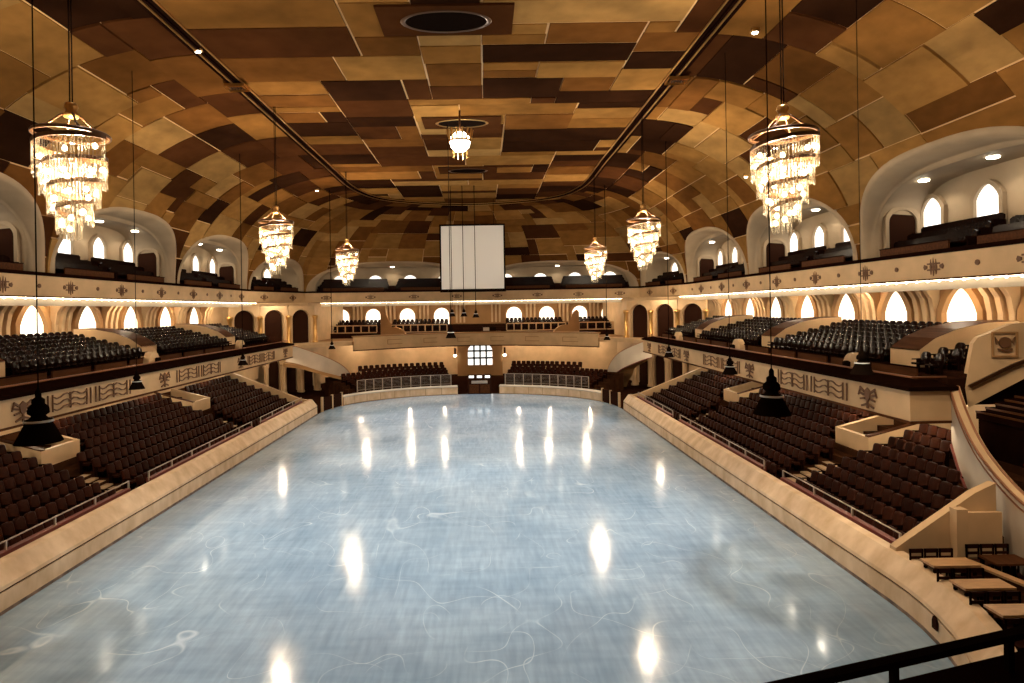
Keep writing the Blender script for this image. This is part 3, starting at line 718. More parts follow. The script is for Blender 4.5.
# soffit and cove
mb = MB(); mb.sweep(path, [(0.05, 9.60), (0.05, 10.0), (-0.1, 10.1), (-9.0, 10.2), (-9.0, 10.0), (-0.3, 9.92), (-0.3, 9.60)])
struct('ceiling_soffit', mb, 'white_plaster', 'cream soffit and lit cove band beneath the upper gallery front', 'ceiling')
o = empty('cove_light', (0, 0, 0), 'row of small warm bulbs glowing beneath the upper gallery front', 'light')
b = MB(); b.sweep(path[1:-1], [(0.20, 10.03), (0.20, 10.07), (0.25, 10.07), (0.25, 10.03)]); b.build('strip_lamp', 'tube', o)
bm = MB(); bm.lathe([(0.0, -0.075), (0.06, -0.05), (0.075, 0), (0.05, 0.05), (0.0, 0.06)], 6); bme = bm.mesh('bulb', 'bulb_soft')
cnt = 0
for b_ in range(2, 12):
    p0 = Vector(PN[b_]); p1 = Vector(PN[b_+1]); tv = (p1-p0).normalized(); nin = Vector((-tv.y, tv.x)); k = int(BL[b_]/0.75)
    for i in range(k):
        p = p0+tv*(BL[b_]*(i+0.5)/k)+nin*0.27
        if p.y < 20: continue
        if cnt >= 298: break
        q = link('bulb', bme, o); q.location = (p.x, p.y, 10.03); cnt += 1

# ------------------------------------------------------------------ corners and far end
def wall_poly(name, pts, z0, z1, th, m, label):
    mb = MB(); mb.sweep(pts, [(0, z0), (0, z1), (-th, z1), (-th, z0)]); return struct(name, mb, m, label, 'wall')
def arcade(p, q, zb, zt, n, wd, label, col_mat, name):
    p = Vector(p); q = Vector(q); d = (q-p); L = d.length; t = d/L; nin = Vector((-t.y, t.x))
    mb = MB(); U = (t.x, t.y, 0); step = L/n
    wall = empty(name, (p.x, p.y, 0), label, 'arcade'); 
    for k in range(n):
        hs = (zt-zb)*0.66; ht = (zt-zb)*0.90; inn = arch_pts(wd, hs, ht, 6, False); c = Vector((t.x*step*(k+.5), t.y*step*(k+.5), zb))
        x0, x1 = -step/2, step/2; zt_ = zt-zb
        m2 = MB(); out_ = []
        for (x, z) in inn:    # wall around the arch: project outline outwards to the bay rectangle
            if z <= hs: out_.append((x0 if x < 0 else x1, z))
            else: out_.append((max(x0, min(x1, x*step/wd)), zt_))
        m2.ring(out_, inn, c, U, (0, 0, 1), Vector((nin.x, nin.y, 0))*0.35); m2.build('arch_wall', 'cream', wall)
        m2 = MB(); m2.prism(inn, c-Vector((nin.x, nin.y, 0))*0.25, U, (0, 0, 1), Vector((nin.x, nin.y, 0))*0.05); m2.build('arch_shade', 'door', wall)  # dark sheet filling the arch, painted shade of the opening behind
    for k in range(n+1):
        c = (t.x*step*k+nin.x*.45, t.y*step*k+nin.y*.45, zb); m2 = MB()
        m2.lathe([(0.34, 0), (0.34, 0.2), (0.24, 0.28), (0.22, (zt-zb)*0.62), (0.32, (zt-zb)*0.68), (0.36, (zt-zb)*0.74), (0.0, (zt-zb)*0.75)], 10, c); m2.build('column', col_mat, wall)
    return wall
for s in (-1, 1):
    nm = SIDE[s]
    A = (17.0, 70.8) if s > 0 else (-20.2, 70.8); B = (23.6, 63.2) if s > 0 else (-27.0, 63.2)
    pq = (B, A) if s > 0 else (A, B)
    lamp('arcade_light', 'POINT', (A[0]*.5+B[0]*.5-s*1.3, 65.6, 9.6), 260, WARM, shadow_soft_size=.15)
    arcade(pq[0], pq[1], 5.4, 9.7, 3, 2.35, 'gilt arcade of three dark arches at the far %s corner of the balcony' % nm, 'gold', 'corner_arcade')
    A2 = (17.0, 67.6) if s > 0 else (-19.0, 67.6); B2 = (21.4, 63.6) if s > 0 else (-23.4, 63.6)
    pq = (B2, A2) if s > 0 else (A2, B2)
    arcade(pq[0], pq[1], 0.2, 4.5, 3, 1.3, 'cream arcade of dark arches below the far %s corner of the balcony' % nm, 'cream', 'lower_arcade')
    pts = [B, (B[0]+s*3, B[1]), (B[0]+s*3, B[1]+8)]
    wall_poly('wall_corner_%s' % nm, [(B[0]+s*1.5, 62), (B[0]+s*1.0, 64.3), (A[0]+s*.9, A[1]+1.1), (A[0], 86)] if s > 0 else [(A[0], 86), (A[0]+s*.9, A[1]+1.1), (B[0]+s*1.0, 64.3), (B[0]+s*1.5, 62)], 5.0, 10.1, 0.3, 'cream', 'cream wall turning the far %s corner of the balcony' % nm)
    mb = MB(); xs = XB[s]; poly = [(xs, 62.9), (xs+s*9, 62.9), (xs+s*8, 72), (13.4 if s > 0 else -15.4, 72.2), (16.5 if s > 0 else -19.5, 66.5)]
    mb.prism(poly, (0, 0, 5.0), (1, 0, 0), (0, 1, 0), (0, 0, 0.4)); struct('floor_corner_%s' % nm, mb, 'cream', 'balcony slab at the far %s corner' % nm, 'floor')
def end_path(y_edge, y_mid, xl, xr, n=20):
    r = []
    for i in range(n+1):
        x = xr+(xl-xr)*i/n; c = (x-(xl+xr)/2)/((xr-xl)/2); r.append((x, y_mid-(y_mid-y_edge)*c*c))
    return r
EP = end_path(71.6, 78.6, -15.6, 13.6)
o = empty('end_balcony', (0, 0, 0), 'plain cream curved front of the far end balcony above the leaded window', 'balcony front')
b = MB(); b.sweep(EP, [(0.1, 4.3), (0.12, 5.85), (-0.2, 5.85), (-0.2, 4.3)]); b.build('fascia', 'cream', o)
b = MB(); b.sweep(EP, [(0.2, 4.2), (0.2, 4.32), (-0.2, 4.32), (-0.2, 4.2)]); b.build('lower_moulding', 'brown', o)
b = MB(); b.sweep(EP, [(0.2, 5.85), (0.2, 5.95), (-0.5, 6.0), (-0.5, 5.85)]); b.build('cap', 'tan', o)
for k in range(6):
    i = 2+3*k; p = Vector(EP[i]); q = Vector(EP[i+1]); tv = (q-p).normalized(); nin = Vector((-tv.y, tv.x)); b = MB(); c = p+nin*0.12
    b.ring([(-1.1, 0), (-1.1, .6), (1.1, .6), (1.1, 0), (-1.1, 0)], [(-1.04, .06), (-1.04, .54), (1.04, .54), (1.04, .06), (-1.04, .06)], (c.x, c.y, 4.8), (tv.x, tv.y, 0), (0, 0, 1), (nin.x*.05, nin.y*.05, 0)); b.build('relief_panel', 'tan', o)
mb = MB(); poly = EP+[(-22, 71.6), (-22, 87), (20, 87), (20, 71.6)]
mb.prism(poly, (0, 0, 4.9), (1, 0, 0), (0, 1, 0), (0, 0, 0.45)); struct('floor_end_balcony', mb, 'tan', 'slab of the far end balcony', 'floor')
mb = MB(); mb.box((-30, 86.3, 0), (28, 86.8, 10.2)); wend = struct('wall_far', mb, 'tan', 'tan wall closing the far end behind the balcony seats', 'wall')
wx = [-20.4, -15.9, -11.0, -6.1, 4.3, 9.0, 13.7, 17.9]
for i, x in enumerate(wx):
    window((x, 86.3, 6.9), (1, 0, 0), (0, -1, 0), 2.2, 1.2, 2.35, 0.4, 0.3, 'tan', 'glow', 'bright round topped window behind the far end balcony seats, %s from its left end' % ORD[i], False)
for x in (-18.1, -13.4, -8.6, -3.4, 1.7, 6.7, 11.4, 15.8):
    for j in (-1, 0, 1):
        b = MB(); b.prism([(0, 0), (0.28, 0.0), (0.30, 1.3), (0.45, 2.1), (0.8, 2.6), (1.35, 2.9), (0, 2.9)], (x+j*.55-.13, 86.3, 7.1), (0, -1, 0), (0, 0, 1), (.26, 0, 0)); b.build('bracket_rib', 'cream', wend)
# tier under the end balcony seats
mb = MB(); pf = [(80.2, 5.3), (80.2, 6.0), (80.6, 6.0), (80.6, 6.05)]
for r in range(4): pf += [(81.0+.85*r, 6.05+.26*r), (81.85+.85*r, 6.05+.26*r)]
pf += [(86.3, 6.9), (86.3, 5.3)]
mb.prism(pf, (-22, 0, 0), (0, 1, 0), (0, 0, 1), (41.5, 0, 0)); struct('floor_end_tier', mb, 'carpet', 'stepped floor of the far end balcony', 'floor')
EBLK = [(-21.8, -14.4, 'first'), (-12.8, -5.0, 'second'), (3.0, 10.9, 'third'), (12.7, 18.4, 'fourth')]
for x0, x1, nm in EBLK:
    o = empty('balustrade', (x0, 80.4, 6.0), 'pale balustrade before the %s far balcony seat block' % nm, 'balustrade')
    b = MB(); b.box((0, -.06, .95), (x1-x0, .06, 1.08)); b.box((0, -.06, 0), (x1-x0, .06, .14)); b.build('rail', 'cream', o)
    n = int((x1-x0)/0.95)
    for k in range(n+1):
        b = MB(); b.box((k*(x1-x0)/n-.07, -.05, .14), (k*(x1-x0)/n+.07, .05, .95)); b.build('baluster', 'cream', o)
# vomitory hoods of the end balcony
for x, lab in ((-11.9, 'left'), (10.6, 'right')):
    o = empty('stair_hood', (x, 78.4 if x < 0 else 77.6, 5.35), 'rounded tan stair hood on the far end balcony, %s of the centre' % lab, 'hood')
    b = MB(); k = 14; b.prism([(1.7*math.cos(PI*i/k), 1.45*math.sin(PI*i/k)) for i in range(k+1)], (0, 0, 0), (1, 0, 0), (0, 0, 1), (0, 1.2, 0)); b.build('shell', 'tan', o)
    b = MB(); sg = 1 if x > 0 else -1
    b.prism([(0, 0), (1.6, 0), (1.6, 2.9), (1.3, 3.2), (.9, 2.9), (.2, 1.6)], (sg*.3, 1.4, .2), (sg, 0, 0), (0, 0, 1), (0, .25, 0)); b.build('wing_wall', 'tan', o)
# desk with equipment at the middle of the end balcony
o = empty('control_desk', (0.9, 79.3, 5.35), 'small desk at the middle of the far end balcony', 'desk')
b = MB(); b.box((-1.3, -.3, .7), (1.3, .3, .78)); b.build('desk_top', 'brown', o)
for e in (-1.2, 1.2):
    b = MB(); b.box((e-.05, -.25, 0), (e+.05, .25, .7)); b.build('leg', 'brown', o)
b = MB(); b.box((-.45, -.2, 0), (.35, .2, .5)); b.box((-.15, -.25, .1), (.1, .25, .55)); q = b.build('control_console', 'black'); q.location = (1.2, 79.3, 6.13); tag(q, 'black equipment case on the far end balcony desk', 'equipment')
b = MB(); b.box((-.4, -.2, 0), (.4, .2, .42)); b.box((-.35, -.22, .05), (.35, -.2, .37)); q = b.build('white_case', 'white_plaster'); q.location = (.25, 79.3, 6.13); tag(q, 'white case beside the black equipment on the far balcony desk', 'case')

# lower far end: back wall, window tower, seat tiers, mesh rail
mb = MB(); mb.sweep(end_path(76.5, 83.5, -22, 20), [(0, 0), (0, 4.9), (-.3, 4.9), (-.3, 0)]); struct('wall_far_lower', mb, 'cream', 'cream curved wall under the far end balcony', 'wall')
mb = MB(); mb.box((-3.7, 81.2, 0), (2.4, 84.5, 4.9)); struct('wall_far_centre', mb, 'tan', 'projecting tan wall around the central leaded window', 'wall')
window((-.62, 81.2, 1.45), (1, 0, 0), (0, -1, 0), 3.3, 1.9, 3.0, 0.18, 0.12, 'tan', 'glow_white', 'central leaded window with black bars below the far end balcony', False, (4, 3))
for x in (-4.0, 2.7):
    o = empty('wall_lamp', (x, 81.0, 2.9), 'small wall lamp with dark back plate %s of the central leaded window' % ('left' if x < 0 else 'right'), 'lamp')
    b = MB(); b.box((-.12, -.06, 0), (.12, .1, .9)); b.build('back_plate', 'door', o)
    b = MB(); b.lathe([(0, -.15), (.2, -.1), (.22, .1), (0, .15)], 8, (0, -.15, -.15)); b.build('lamp_shade', 'globe', o)
def end_row(r, s, t0=0.34, t1=0.80):
    """points of the far-end rows, concentric with the ice"""
    o_ = 3.2+0.8*r; pts = []
    for k in range(61):
        t = t0+(t1-t0)*k/60; a = t*PI/2; pts.append((AP[0]+(XR[s]-AP[0]+s*o_)*math.cos(a), SPR+(AP[1]-SPR+o_)*math.sin(a)))
    return pts
for s in (-1, 1):
    for r in range(6):
        pts = end_row(r, s, 0.44, 0.885); pts = pts if s > 0 else pts[::-1]
        mb = MB(); mb.sweep(pts[::4], [(0.5, 0.0), (0.5, 0.6+.26*r), (-.32, 0.6+.26*r), (-.32, 0.0)]); 
        struct('floor_end_step', mb, 'tier', 'curved step %d of the far %s lower seats' % (r+1, SIDE[s]), 'floor')
    pts = [far_arc(s, t) for t in [0.40+0.47*k/20 for k in range(21)]]
    pts = [(p[0]+(p[0]-AP[0])*.075, p[1]+1.05) for p in pts]; pts = pts if s > 0 else pts[::-1]
    o = empty('mesh_railing', (pts[0][0], pts[0][1], .85), 'see through wire railing before the far lower seats, %s of the gate' % SIDE[s], 'railing')
    L = [(p[0]-pts[0][0], p[1]-pts[0][1]) for p in pts]
    b = MB()
    for zz, hh in ((1.12, .06), (.14, .05)): b.sweep(L, [(.03, zz), (.03, zz+hh), (-.03, zz+hh), (-.03, zz)])
    b.build('rail', 'steel', o)
    for k in range(0, 21, 2):
        b = MB(); b.box((L[k][0]-.04, L[k][1]-.04, 0), (L[k][0]+.04, L[k][1]+.04, 1.15)); b.build('post', 'steel', o)
    b = MB()
    for k in range(6): b.sweep(L, [(.008, .28+.14*k), (.008, .296+.14*k), (-.008, .296+.14*k), (-.008, .28+.14*k)])
    b.build('wires', 'steel', o)

# ------------------------------------------------------------------ curved ramps with white parapets
def ramp(pts, hgt, label, name='curved_ramp', th=0.16, soffit=True, cop='copper'):
    o = empty(name, (0, 0, 0), label, 'ramp')
    P = []
    for i in range(len(pts)-1):
        g = lambda k: pts[max(0, min(len(pts)-1, k))]
        for k in range(6): P.append(cr(g(i-1), g(i), g(i+1), g(i+2), k/6))
    P.append(pts[-1])
    b = MB(); b.sweep(P, [(.06, -hgt), (.10, 0), (-th, 0), (-th, -hgt)]); b.build('parapet', 'white_plaster', o)
    b = MB(); b.sweep(P, [(.12, 0), (.12, .07), (-th-.02, .07), (-th-.02, 0)]); b.build('coping', cop, o)
    b = MB(); b.sweep(P, [(.14, -hgt-.09), (.14, -hgt), (-th, -hgt), (-th, -hgt-.09)]); b.build('lower_moulding', 'red', o)
    if soffit:
        b = MB(); b.sweep(P, [(-.05, -hgt-.08), (-2.0, -hgt-.25), (-2.0, -hgt+.1), (-.05, -hgt+.1)]); b.build('soffit', 'tan', o)
    return o, P
RR = [(14.3, 70.2, .9), (14.0, 68.5, 1.45), (14.1, 66.9, 2.75), (14.75, 64.9, 4.1), (16.6, 63.4, 5.2), (17.6, 63.1, 5.55)]
LL = [(-20.9, 63.1, 5.55), (-19.7, 63.4, 5.25), (-17.4, 64.7, 4.15), (-16.1, 66.4, 3.1), (-15.6, 68.3, 2.0), (-15.8, 70.2, 1.2)]
ramp(RR[::-1], 1.85, 'white curved ramp parapet sweeping down from the far right balcony corner')
ramp(LL, 1.85, 'white curved ramp parapet sweeping down from the far left balcony corner')
for s in (-1, 1):
    pts = [(s*30, 63.9), (s*23.5-1.5, 64.6), (s*20.3-1.5, 69.5), (s*18.5-1.5, 77)]
    wall_poly('wall_lower_corner_%s' % SIDE[s], pts if s > 0 else pts[::-1], 0, 4.95, .25, 'cream', 'cream wall behind the lower arcade at the far %s corner' % SIDE[s])

# near right stair: curved parapet, crest wall and dark treads
NR = [(18.5, 23.75, 5.60), (17.8, 22.4, 4.72), (17.05, 20.7, 3.80), (16.0, 18.3, 3.22), (15.45, 16.6, 3.0), (15.2, 14, 2.9), (15.3, 10.5, 2.85)]
o, P = ramp(NR[::-1], 2.15, 'large curved cream stair parapet with copper rail at the near right', 'stair_parapet', 0.2, soffit=False, cop='cream')
for pf in ([(.13, -.20), (.13, -.16), (.05, -.16), (.05, -.20)], [(.15, .02), (.15, .08), (.08, .08), (.08, .02)], [(-.12, .05), (-.12, .10), (-.19, .10), (-.19, .05)]):
    b = MB(); b.sweep(P, pf); b.build('copper_line', 'copper', o)
o = empty('crest_wall', (18.95, 23.7, 5.6), 'tall cream stair wall with a framed crest relief at the near right', 'wall panel')
du = Vector((6.0, -1.8, 0)).normalized(); dn = Vector((-du.y, du.x, 0))
if dn.y > 0: dn = -dn
b = MB(); b.prism([(0, 0), (.3, 1.75), (.45, 1.97), (1.55, 2.5), (2.6, 2.62), (8, 2.75), (8, 1.7), (2.3, .62), (.1, -.8)], (0, 0, 0), du, (0, 0, 1), -dn*.3); b.build('wall_slab', 'cream', o)
b = MB(); b.bar(du*.1+dn*.1+Vector((0, 0, .05)), du*1.5+dn*.1+Vector((0, 0, .88)), .1, .12); b.bar(du*1.5+dn*.1+Vector((0, 0, .88)), du*6+dn*.1+Vector((0, 0, 3.0)), .1, .12); b.build('handrail', 'bronze', o)
cc = du*.98+dn*.01+Vector((0, 0, 1.2))
b = MB(); b.ring([(-.1, 0), (-.1, 1.0), (.75, 1.0), (.75, 0), (-.1, 0)], [(-.03, .07), (-.03, .93), (.68, .93), (.68, .07), (-.03, .07)], cc, du, (0, 0, 1), dn*.07); b.build('crest_frame', 'tan', o)
b = MB(); b.prism([(.33+.2*math.cos(PI*k/6), .58+.22*math.sin(PI*k/6)) for k in range(12)], cc, du, (0, 0, 1), dn*.08)
b.prism([(.1, .28), (.33, .2), (.56, .28), (.56, .36), (.33, .28), (.1, .36)], cc, du, (0, 0, 1), dn*.07)
for sg in (-1, 1): b.prism([(.33+sg*.22, .62), (.33+sg*.32, .8), (.33+sg*.28, .5)], cc, du, (0, 0, 1), dn*.07)
b.build('crest_relief', 'emblem', o)
b = MB(); b.prism([(0, 0), (.6, 0), (.6, .5), (0, .5)], du*2.05+dn*.01+Vector((0, 0, 1.95)), du, (0, 0, 1), dn*.02); b.build('white_notice', 'screen', o)
o = empty('dark_staircase', (18.9, 23.3, 4.75), 'dark flight of stairs rising behind the near right stair parapet', 'stairs')
for k in range(14):
    b = MB(); x0 = .1+.30*k; z0 = .155*k; b.box((x0, -6, z0-.3), (x0+.34, -.05-.09*k, z0)); b.build('tread', 'dark', o)
    b = MB(); b.box((x0-.025, -6, z0-.06), (x0+.02, -.05-.09*k, z0+.015)); b.build('nosing', 'brown', o)
b = MB(); b.box((.15, -6, -3.2), (5, -.1, -.32)); b.build('stringer', 'dark', o)

# ------------------------------------------------------------------ terrace with tables at lower right
mb = MB(); tp = [(x+.55, y) for x, y in [near_arc(1, t/16) for t in range(12)]]
mb.prism(tp+[(26, tp[-1][1]), (26, 18.0)], (0, 0, -.04), (1, 0, 0), (0, 1, 0), (0, 0, .79)); struct('floor_terrace', mb, 'carpet', 'dark brown terrace floor at lower right', 'floor')
TB = [(13.15, 17.1, 'farthest'), (12.95, 15.75, 'second farthest'), (12.75, 14.4, 'second nearest'), (12.5, 13.1, 'nearest')]
for x, y, nm in TB:
    o = empty('terrace_table', (x, y, .75), '%s long light brown table beside the right barrier' % nm, 'table')
    b = MB(); b.box((-.65, -.27, .78), (.68, .27, .84)); b.build('tabletop', 'table', o)
    b = MB(); b.box((-.6, -.22, .70), (.62, .22, .78)); b.build('apron', 'brown', o)
    for ex in (-.55, .57):
        for ey in (-.18, .18):
            b = MB(); b.box((ex-.035, ey-.035, 0), (ex+.035, ey+.035, .72)); b.build('leg', 'dark', o)
def chair_parts(o, rz=0):
    b = MB(); b.box((-.21, -.21, .42), (.21, .21, .47)); b.build('seat', 'seat', o)
    b = MB(); b.box((-.2, .17, .80), (.2, .21, .92)); b.box((-.2, .17, .62), (.2, .2, .70)); b.build('backrest', 'seat', o)
    for ex in (-.18, .18):
        b = MB(); b.box((ex-.02, -.2, 0), (ex+.02, -.16, .44)); b.build('leg', 'dark', o)
        b = MB(); b.box((ex-.02, .16, 0), (ex+.02, .2, .92)); b.build('leg', 'dark', o)
ci = 0
for ti, (x, y, nm) in enumerate(TB):
    for k in range(3):
        o = empty('terrace_chair', (x-.42+k*.44, y+.55, .75), 'dark wooden chair behind the %s terrace table, %s from the ice' % (nm, ORD[k]), 'chair', 'dark chairs at the terrace tables'); chair_parts(o)
o = empty('side_table', (14.98, 17.35, .75), 'dark table against the cream wall at the back of the terrace', 'table')
b = MB(); b.box((-.54, -.33, .72), (.54, .33, .78)); b.build('tabletop', 'brown', o)
for ex in (-.46, .46):
    for ey in (-.28, .28):
        b = MB(); b.box((ex-.04, ey-.04, 0), (ex+.04, ey+.04, .72)); b.build('leg', 'dark', o)
for k in range(3):
    o = empty('terrace_chair', (14.62+k*.44, 17.92, .75), 'dark chair behind the table by the cream wall, %s from the left' % ORD[k], 'chair', 'dark chairs at the terrace tables'); chair_parts(o)
o = empty('terrace_ledge', (14.1, 17.6, .75), 'low curved ledge with pale coping behind the terrace tables', 'ledge')
pp = [(0, 0), (.35, -1.5), (.5, -3.0), (.5, -4.5), (.4, -7)]
b = MB(); b.sweep(pp, [(0, 0), (0, .62), (-.15, .62), (-.15, 0)]); b.build('ledge_wall', 'brown', o)
b = MB(); b.sweep(pp, [(.05, .62), (.05, .68), (-.2, .68), (-.2, .62)]); b.build('coping', 'table', o)
mb = MB(); mb.box((14.2, 18.15, .75), (14.55, 18.44, 2.7)); mb.box((14.55, 18.3, .75), (15.7, 18.44, 2.55)); struct('wall_terrace', mb, 'cream', 'cream wall behind the terrace tables', 'wall')
b = MB(); b.prism(arch_pts(.22, .2, .36, 5, True), (0, 0, 0), (0, 1, 0), (0, 0, 1), (.04, 0, 0)); q = b.build('drain_cover', 'door'); q.location = (11.72, 15.8, .38); q.rotation_euler = (0, 0, -.15); tag(q, 'small dark pointed drain cover in the near right barrier', 'cover')

# ------------------------------------------------------------------ foreground rail
o = empty('foreground_rail', (1.3, 1.9, 7.5), 'dark iron handrail close to the camera at the lower right', 'rail')
a_ = Vector((.50, 1.655, 7.88))-o.location; c_ = Vector((2.35, 2.18, 7.88))-o.location; dd = (c_-a_).normalized()
b = MB(); b.bar(a_, c_, .035, .022); b.build('handrail', 'black', o)
for t in (.411, .669):
    p = a_+(c_-a_)*t; b = MB(); b.bar(p+Vector((0, 0, -.2)), p, .020, .020); b.build("post", "black", o)
q0 = Vector((1.2, 1.93, 7.76))-o.location; q1 = Vector((2.6, 2.33, 7.76))-o.location; nb = Vector((dd.y, -dd.x, 0))
b = MB(); b.add([q0, q1, q1+nb*.5, q0+nb*.5, q0+Vector((0, 0, -.4)), q1+Vector((0, 0, -.4)), q1+nb*.5+Vector((0, 0, -.4)), q0+nb*.5+Vector((0, 0, -.4))], [(0, 1, 2, 3), (4, 7, 6, 5), (0, 4, 5, 1), (1, 5, 6, 2), (2, 6, 7, 3), (3, 7, 4, 0)]); b.build('base_board', 'dark', o)

# ------------------------------------------------------------------ seats
def seat_mesh(mname, dark, rounded):
    """theatre seat facing -x, origin at floor under the backrest; returns back, cushion, standards meshes"""
    back = MB(); hw = 0.235; H = 0.96 if not rounded else 0.92; n = 5
    out_ = [(-hw, .40), (-hw, H-.12)]
    rad = .12 if not rounded else .2
    for k in range(n+1):
        a = PI-PI/2*k/n; out_.append((-hw+rad+rad*math.cos(a), H-rad+rad*math.sin(a)))
    for k in range(n+1):
        a = PI/2-PI/2*k/n; out_.append((hw-rad+rad*math.cos(a), H-rad+rad*math.sin(a)))
    out_ += [(hw, .40)]
    k = len(out_)
    V = [(-.05+(z-.4)*.22, y, z) for y, z in out_]+[(.05+(z-.4)*.22, y*.97, z-.005) for y, z in out_]+[(-.075+(z-.4)*.22, y*.8, .4+(z-.4)*.93) for y, z in out_]
    F = [(i, i+1, k+i+1, k+i) for i in range(k-1)]+[tuple(range(k, 2*k))[::-1], tuple(range(2*k, 3*k))]+[(i+1, i, 2*k+i, 2*k+i+1) for i in range(k-1)]
    back.add(V, F, 0, True)
    cush = MB(); cush.prism([(-.02, .36), (-.40, .37), (-.43, .41), (-.40, .46), (-.02, .46)], (0, -.215, 0), (1, 0, 0), (0, 0, 1), (0, .43, 0))
    std = []
    for e in (-1, 1):
        m = MB(); m.prism([(-.16, 0), (-.02, 0), (-.02, .56), (.02, .56), (.02, .61), (-.36, .61), (-.36, .56), (-.16, .56)], (0, e*.25-.018, 0), (1, 0, 0), (0, 0, 1), (0, .036, 0)); std.append(m)
    return back, cush, std
SEATS = {}
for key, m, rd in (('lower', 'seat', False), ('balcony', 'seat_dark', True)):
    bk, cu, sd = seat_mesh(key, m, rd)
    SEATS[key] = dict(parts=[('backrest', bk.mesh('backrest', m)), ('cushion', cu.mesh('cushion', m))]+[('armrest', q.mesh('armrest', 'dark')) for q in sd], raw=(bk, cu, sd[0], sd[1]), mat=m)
TODO = {'lower': [], 'balcony': []}
NW = ['zeroth', 'first', 'second', 'third', 'fourth', 'fifth', 'sixth', 'seventh', 'eighth', 'ninth', 'tenth', 'eleventh', 'twelfth', 'thirteenth', 'fourteenth', 'fifteenth', 'sixteenth', 'seventeenth', 'eighteenth', 'nineteenth', 'twentieth']
RW = ['front', 'second', 'third', 'fourth', 'fifth', 'sixth', 'seventh', 'eighth', 'back']
def nth(n): return NW[n] if n <= 20 else ('twenty-'+NW[n-20] if n < 30 else ('thirtieth' if n == 30 else 'thirty-'+NW[n-30]))
for s in (-1, 1):
    for (a, c, nm) in BLOCKS[s]:
        n = int((c-a)/.52)
        for r in range(ROWS):
            for k in range(n):
                y = a+(k+.5)*(c-a)/n
                if r >= 5 and min(abs(y-28.1), abs(y-41.8)) < 1.45: continue
                if s > 0 and y < 23.6 and XR[s]+ROW0+RP*r > 15.9+(y-18.3)*.4-.2: continue
                TODO['lower'].append((XR[s]+s*(ROW0+RP*r), y, ZF0+RH*r, 0 if s > 0 else PI, 'brown theatre seat, %s row of %s %s lower block, %s from far end' % (RW[r] if r < 8 else 'back', nm, SIDE[s], nth(n-k))))
BB = {1: [(24.6, 26.2, 'nearest'), (28.4, 39.3, 'middle'), (41.5, 52.3, 'third'), (54.5, 61.5, 'farthest')], -1: [(15.0, 26.2, 'nearest'), (28.4, 39.3, 'middle'), (41.5, 52.3, 'third'), (54.5, 61.5, 'farthest')]}
for s in (-1, 1):
    for (a, c, nm) in BB[s]:
        n = int((c-a)/.56)
        for r in range(BROWS):
            x, z = bseat(s, r)
            for k in range(n):
                y = a+(k+.5)*(c-a)/n
                TODO['balcony'].append((x, y, z, 0 if s > 0 else PI, 'dark rounded seat, %s row of %s %s balcony block, %s from far end' % (RW[r] if r < 6 else 'back', nm, SIDE[s], nth(n-k))))
for (x0, x1, nm) in EBLK:
    n = int((x1-x0)/.56)
    for r in range(4):
        for k in range(n): TODO['balcony'].append((x0+(k+.5)*(x1-x0)/n, 81.7+.85*r, 6.05+.26*r, PI/2, ''))
for s in (-1, 1):
    for r in range(6):
        t0 = 0.46 if r < 4 else (0.56 if s < 0 else 0.60)
        pts = end_row(r, s, t0, 0.875); acc = .25
        for p, q in zip(pts, pts[1:]):
            d = Vector(q)-Vector(p); acc += d.length
            if acc >= .56:
                acc = 0; TODO['lower'].append((q[0], q[1], .6+.26*r, math.atan2(d.y, d.x)-PI/2 if s > 0 else math.atan2(d.y, d.x)+PI/2, ''))
